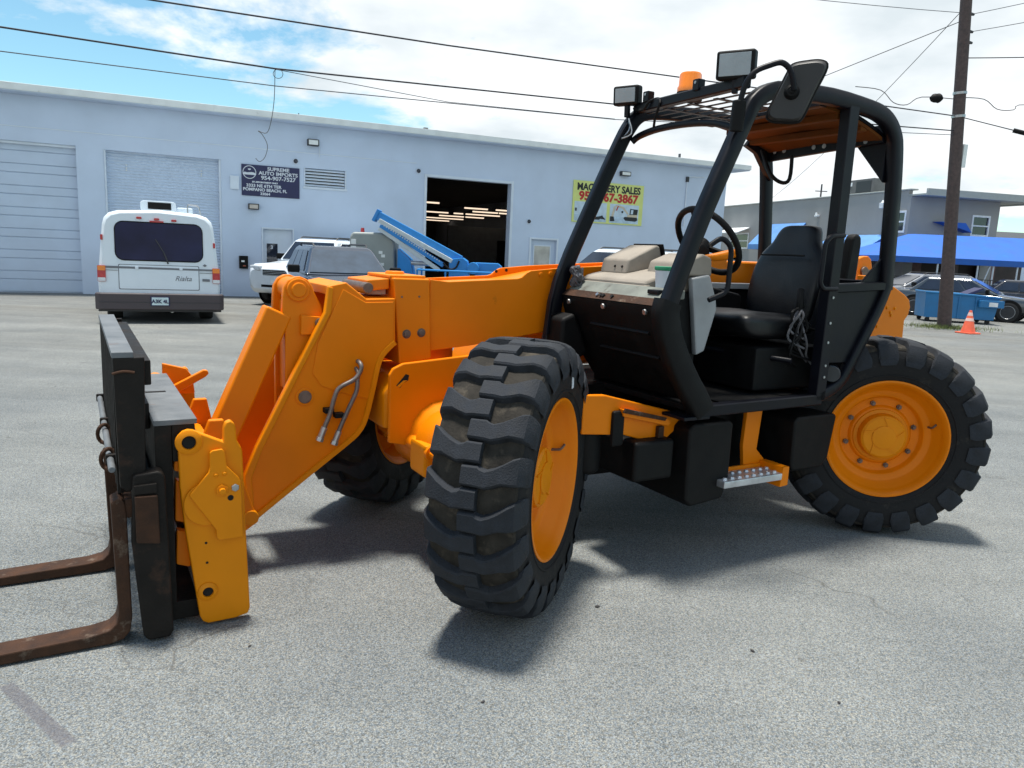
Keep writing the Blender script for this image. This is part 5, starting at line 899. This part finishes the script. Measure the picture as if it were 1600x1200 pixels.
beam('chain_track', (-3.30, 0, 2.08), (-1.55, 0, 1.20), .10, .10, LW, -.24); ct = beam('lower_boom', (-3.26, 0, 1.97), (-1.75, 0, 1.10), .12, .11, LB, -.235); beam('link_plate', (-3.30, 0, 1.90), (-1.85, 0, .98), .06, .10, LW, -.22)
for k in range(26): 
    p = Vector((-3.22, 0, 1.99)).lerp(Vector((-1.85, 0, 1.20)), k / 25); o = K('chain_link', mk(cyl, (p.x, -.245, p.z), (p.x, -.232, p.z), .018, n=8), LW, ct, 0)
K('turret', mk(prism, [(-2.85, .5), (-2.85, 1.45), (-2.55, 1.20), (-2.40, .5)], -.2, .35), LB, LF, .02); K('lift_ram', mk(cyl, (-2.62, -.1, 1.12), (-2.05, -.1, 1.12), .055), STEEL, LF, .006)
K('chassis', B(-3.9, -1.2, -.25, .6, .25, .56), LB, LF, .03); K('knuckle', mk(prism, [(-1.62, .75), (-1.62, 1.25), (-1.30, 1.30), (-1.18, 1.22), (-1.12, .75)], -.22, .2), LB, LF, .02); K('knuckle_cover', mk(cyl, (-1.05, -.25, 1.06), (-1.05, .15, 1.06), .14), LB, LF, .01)
K('hose_loop', mk(tube, smoothpath([(-1.75, -.26, 1.16), (-1.6, -.28, 1.02), (-1.45, -.28, 1.06), (-1.38, -.27, 1.22)], 4), .022, 8), BLACKM, LF, 0)
K('control_box', mk(prism, [(-1.02, .62), (-1.02, 1.20), (-.45, 1.20), (-.36, 1.12), (-.36, .62)], .0, .12), LB, LF, .03)
for x, y in ((-2.3, -.75), (-1.65, -.75), (-.42, -.75), (-2.3, .1), (-.42, .1)): K('basket_post', mk(cyl, (x, y, .2), (x, y, .99), .022, n=8), LB, LF, 0)
for z_ in (.25, .62, .99): K('basket_rail', mk(tube, arcpath([(-2.3, .1, z_), (-2.3, -.75, z_), (-.42, -.75, z_), (-.42, .1, z_)], .12), .022, 8), LB, LF, 0)
for x in (-3.6, -1.6):
    for y in (-.35, .6): road_wheel(LF, x, y, .32, .2, -1 if y < 0 else 1, 5)
for x in (-2.3, -.42): K('outrigger', mk(cyl, (x, .1, .2), (x, .1, 0), .05, n=10), LB, LF, 0)

# ---- dumpster, cone, weeds
DB = pm('blue dumpster steel', (.012, .15, .36), .5, var=.1, scale=3, dirt=(.02, .10, .22), damt=.35, dscale=4)
D = thing('dumpster', 'blue steel dumpster on casters behind the utility pole', 'dumpster', (12.15, 22.75, 0), R(-12))
def dd(name, bm, mat, parent=D, bevel=.01, **k): return ob(name, bm, mat, parent, bevel, 2, **k)
dd('bin_body', mk(prism, [(-.02, .13), (1.85, .13), (1.95, .78), (1.20, .84), (-.05, .88)], 0, 1.0), DB); dd('bin_rim', mk(tube, [(-.05, -.02, .87), (1.20, -.02, .83), (1.95, -.02, .78), (1.95, 1.02, .78), (1.2, 1.02, .83), (-.05, 1.02, .87)], .03, 8, True), DB, bevel=0)
dd('bin_lid', mk(prism, [(.0, .90), (.62, .875), (.62, .86), (0, .885)], .02, .98), BLACKM); dd('bin_lid', mk(prism, [(1.15, .86), (1.55, 1.05), (1.62, 1.03), (1.30, .84)], .3, .98), NAVY)
for x in (.35, .85, 1.3): dd('bin_rib', B(x, x + .05, -.025, -.001, .15, .80), DB)
dd('fork_pocket', B(1.38, 2.02, -.16, -.026, .50, .70), DB); dd('bin_label', B(1.62, 1.85, -.166, -.1605, .53, .65), WHT)
for x, y in ((.1, .1), (1.72, .1), (.1, .9), (1.72, .9)):
    c = dd('caster', mk(cyl, (x, y - .03, .065), (x, y + .03, .065), .065), TYRE2, bevel=.008); ob('caster_fork', B(x - .03, x + .05, y - .04, y + .04, .10, .14), DARKMETAL, c, 0)
cone = thing('traffic_cone', 'orange traffic cone with pale bands beside the utility pole', 'cone', (11.18, 18.85, 0), R(20)); CON = pm('faded cone orange', (.80, .13, .06), .6, var=.1, scale=8)
def ring_(bm, r0, z0_, r1, z1_): tube(bm, [(0, 0, z0_), (0, 0, z1_)], [r0, r1], 24)
bm = bmesh.new(); ring_(bm, .165, .035, .028, .57); ob('cone_body', bm, CON, cone, 0); ob('cone_base', B(-.2, .2, -.2, .2, 0, .035), CON, cone, .01)
for z0_, z1_ in ((.44, .52), (.31, .38)):
    f = lambda z_: .165 + (.028 - .165) * (z_ - .035) / .535 + .002
    bm = bmesh.new(); ring_(bm, f(z0_), z0_, f(z1_), z1_); ob('cone_band', bm, pm('pale cone band', (.75, .5, .45), .6), cone, 0)
WEED = pm('dry green weeds', (.11, .14, .035), .8, var=.5, scale=6); bm = bmesh.new(); rw = random.Random(5)
for k in range(1500):
    a, r_ = rw.uniform(0, 6.283), abs(rw.gauss(0, .48)); x, y = 11.45 + r_ * math.cos(a) * 1.35, 20.35 + r_ * math.sin(a) * .9; h_ = rw.uniform(.03, .14); b0 = rw.uniform(0, 6.28); lx, ly = math.cos(b0), math.sin(b0); w_ = .007; ex, ey = rw.uniform(-.08, .08), rw.uniform(-.08, .08)
    v = [bm.verts.new(p) for p in ((x - lx * w_, y - ly * w_, 0), (x + lx * w_, y + ly * w_, 0), (x + ex, y + ey, h_))]; bm.faces.new(v)
o = ob('weeds', bm, WEED, None, 0); tag(o, 'dry green weeds around the foot of the utility pole', 'weeds', kind='stuff')

# ---- utility pole and overhead lines
WOOD = pm('weathered pole wood', (.085, .062, .058), .9, var=.3, scale=14, bump=.5, bscale=30, dirt=(.045, .03, .03), damt=.4, dscale=6)
PB = Vector((11.47, 20.44, 0)); lean = WT * -.108
def pz(z_): return PB + lean * z_ + Vector((0, 0, z_))
UP = thing('utility_pole', 'tall leaning brown wooden utility pole at the right', 'utility pole', PB[:])
def U(name, bm, mat, parent=UP, **k): return ob(name, bm, mat, parent, 0, **k)
loc = lambda p: (p - PB)
U('shaft', mk(tube, [loc(pz(z_)) for z_ in (0, 1, 2.5, 5, 7.5, 10.5)], [.175, .165, .155, .145, .135, .125], 16), WOOD)
U('meter_tag', B(-.07, .07, -.03, .03, -.28, .28), FASCIA, loc=loc(pz(4.4) + WT * .17 - WN * .1), rot=(0, 0, WA))
for z_ in (5.35, 5.9): U('pole_band', mk(cyl, loc(pz(z_ - .03)), loc(pz(z_ + .03)), .16), STEEL)
for z_ in (7.75, 7.35, 7.1, 8.15): U('insulator', mk(cyl, loc(pz(z_) + WT * .13 - WN * .02), loc(pz(z_) + WT * .27 - WN * .03), .045, .03, n=10), DARKMETAL)
U('line_bolt', mk(cyl, loc(pz(5.35) - WT * .22), loc(pz(5.35) + WT * .22), .02, n=8), STEEL)
WIRE = pm('dark overhead wire', (.03, .028, .035), .6); WIRET = pm('thin grey wire', (.10, .105, .12), .6)
def line(label, pts, r, mat=WIRE, sag=0., n=14, name='overhead_wire', group='overhead wires'):
    out = []
    for i in range(len(pts) - 1):
        a, b_ = Vector(pts[i]), Vector(pts[i + 1])
        for k in range(n): t_ = k / n; p = a.lerp(b_, t_); p.z -= sag * 4 * t_ * (1 - t_); out.append(p)
    out.append(Vector(pts[-1]))
    if len(pts) > 5: out = smoothpath(pts, 4)
    bm = bmesh.new(); tube(bm, [p - PB for p in out], r, 6); o = ob(name, bm, mat, None, 0, loc=PB[:]); return tag(o, label, 'wire', group)
ext = lambda a, b_, s: Vector(a) + (Vector(a) - Vector(b_)).normalized() * s
line('uppermost thick dark wire running from the top left to the pole', [ext((-5.74, 12.4, 5.0), (-1.41, 14.42, 5.05), 14) + Vector((0, 0, .25)), (-5.74, 12.4, 5.02), (-1.41, 14.42, 5.06), (4.18, 17.03, 5.20), pz(5.35)], .014, n=5)
line('second thick dark wire crossing above the white roof', [ext((-7.54, 11.56, 4.33), (-4.11, 13.16, 4.26), 14) + Vector((0, 0, -.1)), (-7.54, 11.56, 4.33), (-4.11, 13.16, 4.27), (1.78, 15.91, 4.47), pz(5.0)], .014, n=5)
line('lowest thin grey wire crossing just above the white roof', [ext((-7.56, 11.55, 4.0), (-4.11, 13.16, 4.0), 14), (-7.56, 11.55, 4.0), (-4.11, 13.16, 4.0), (1.81, 15.92, 4.18), pz(4.9)], .008, WIRET, n=5)
line('thin slack wire branching from the second wire', [(-4.11, 13.16, 4.26), (-1.38, 14.43, 4.10), (1.81, 15.92, 4.19)], .006, WIRET, n=6)
line('loose wire end hanging down in front of the dark blue sign', [(-4.11, 13.16, 4.26), (-4.13, 13.17, 3.8), (-4.18, 13.16, 3.45), (-4.25, 13.14, 3.25), (-4.38, 13.1, 3.27), (-4.32, 13.12, 3.22), (-4.24, 13.14, 3.05), (-4.28, 13.13, 2.86), (-4.36, 13.1, 2.78), (-4.42, 13.08, 2.83)], .006, WIRET, n=3)
line('small wire loop at the joint of the second wire', [(-4.11 + .08 * math.cos(a) + .05, 13.16, 4.19 + .07 * math.sin(a)) for a in [k * .628 for k in range(11)]], .005, WIRET, n=1)
for z_, dz in ((8.05, .35), (7.75, .2)): line('thin high wire running left from the pole top', [pz(z_), pz(z_) + Vector((-16, -1.0, dz + 1.2))], .008, WIRET, sag=.25) if z_ > 8 else line('thin high wire just below the topmost one left of the pole', [pz(z_), pz(z_) + Vector((-16, -1.0, dz + .9))], .008, WIRET, sag=.25)
for k, (z_, e) in enumerate(((8.15, (6, -5, 1.4)), (7.75, (6, -5, .8)), (7.35, (6, -5, .6)), (6.75, (6, -5, -.6)))): line(('topmost', 'second', 'third', 'fourth and thickest')[k] + ' wire leaving the pole to the right', [pz(z_) + WT * .2, pz(z_) + Vector(e)], .012 if k == 3 else .008, WIRE if k == 3 else WIRET, sag=.08)
line('steep service wire from the pole down behind the cab roof', [pz(7.6), (7.1, 24.6, 6.3)], .010); line('steeper service wire from the pole down to the grey building', [pz(7.9), (14.6, 46.0, 5.15)], .009, sag=.3)
line('wavy telephone cable left of the pole', [pz(5.75), pz(5.75) + Vector((-.9, .1, .04)), pz(5.75) + Vector((-1.25, .1, -.16)), pz(5.75) + Vector((-1.6, .1, -.12)), pz(5.75) + Vector((-1.95, .1, .16)), pz(5.75) + Vector((-2.6, .1, .22))], .010, n=4)
line('wavy telephone cable right of the pole', [pz(5.8), pz(5.8) + Vector((.5, -.2, -.06)), pz(5.8) + Vector((.8, -.3, -.30)), pz(5.8) + Vector((1.15, -.4, -.32)), pz(5.8) + Vector((1.5, -.5, -.2)), pz(5.8) + Vector((4, -1.6, -.55))], .010, n=4)
o = line('straight cable with black splice case right of the pole', [pz(5.35), pz(5.35) + Vector((2.0, -.8, -.62)), pz(5.35) + Vector((5, -2, -1.1))], .012)
c0_ = pz(5.35) + Vector((1.15, -.46, -.36)) - PB; ob('splice_case', mk(cyl, c0_, c0_ + Vector((.62, -.25, -.19)), .055, n=12), BLACKM, o, 0)
c1_ = pz(5.75) + Vector((-.55, .06, .02)) - PB; bm = bmesh.new(); tube(bm, [c1_ + Vector((.16 * (k - 3) / 3, 0, .0)) for k in range(7)], [.03, .09, .11, .11, .12, .09, .03], 10); o = ob('splice_bundle', bm, BLACKM, None, 0, loc=PB[:]); tag(o, 'dark lumpy cable bundle hanging left of the pole', 'cable bundle')

# ---- pebbles on the asphalt
PEB = pm('dark pebble', (.03, .028, .03), .8); PEB2 = pm('pale pebble', (.5, .48, .44), .8); rp = random.Random(11)
spots = [(.41, 3.07, .009, PEB, 'dark pebble on the asphalt right of the front wheel')]
def pebble(x, y, r_, m, lab, grp=None):
    bm = bmesh.new(); bmesh.ops.create_icosphere(bm, subdivisions=1, radius=r_)
    for v in bm.verts: v.co = Vector((v.co.x * 1.5, v.co.y, v.co.z * .55)) * rp.uniform(.8, 1.2)
    o = ob('pebble', bm, m, None, 0, loc=(x, y, r_ * .35), rot=(0, 0, rp.uniform(0, 6)), sharp=180); tag(o, lab, 'pebble', grp)
for s in spots: pebble(*s)
for x, y, r_, m, lab in ((-.93, 2.62, .006, PEB, 'dark speck of stone on the asphalt below the yellow hitch plate'), (.98, 2.75, .008, PEB, 'flat dark pebble on the asphalt in front of the step'), (1.18, 2.42, .006, PEB, 'second dark pebble on the asphalt nearer the camera than the step'), (-.05, 2.33, .006, PEB, 'dark pebble on the asphalt in front of the front wheel'), (2.9, 2.9, .006, PEB, 'dark pebble on the open asphalt at the right'), (.52, 1.86, .008, PEB, 'largest dark pebble near the bottom edge of the picture'), (.20, 1.72, .005, pm('red pebble', (.5, .09, .05), .7), 'tiny red chip at the bottom edge of the picture')): pebble(x, y, r_, m, lab)
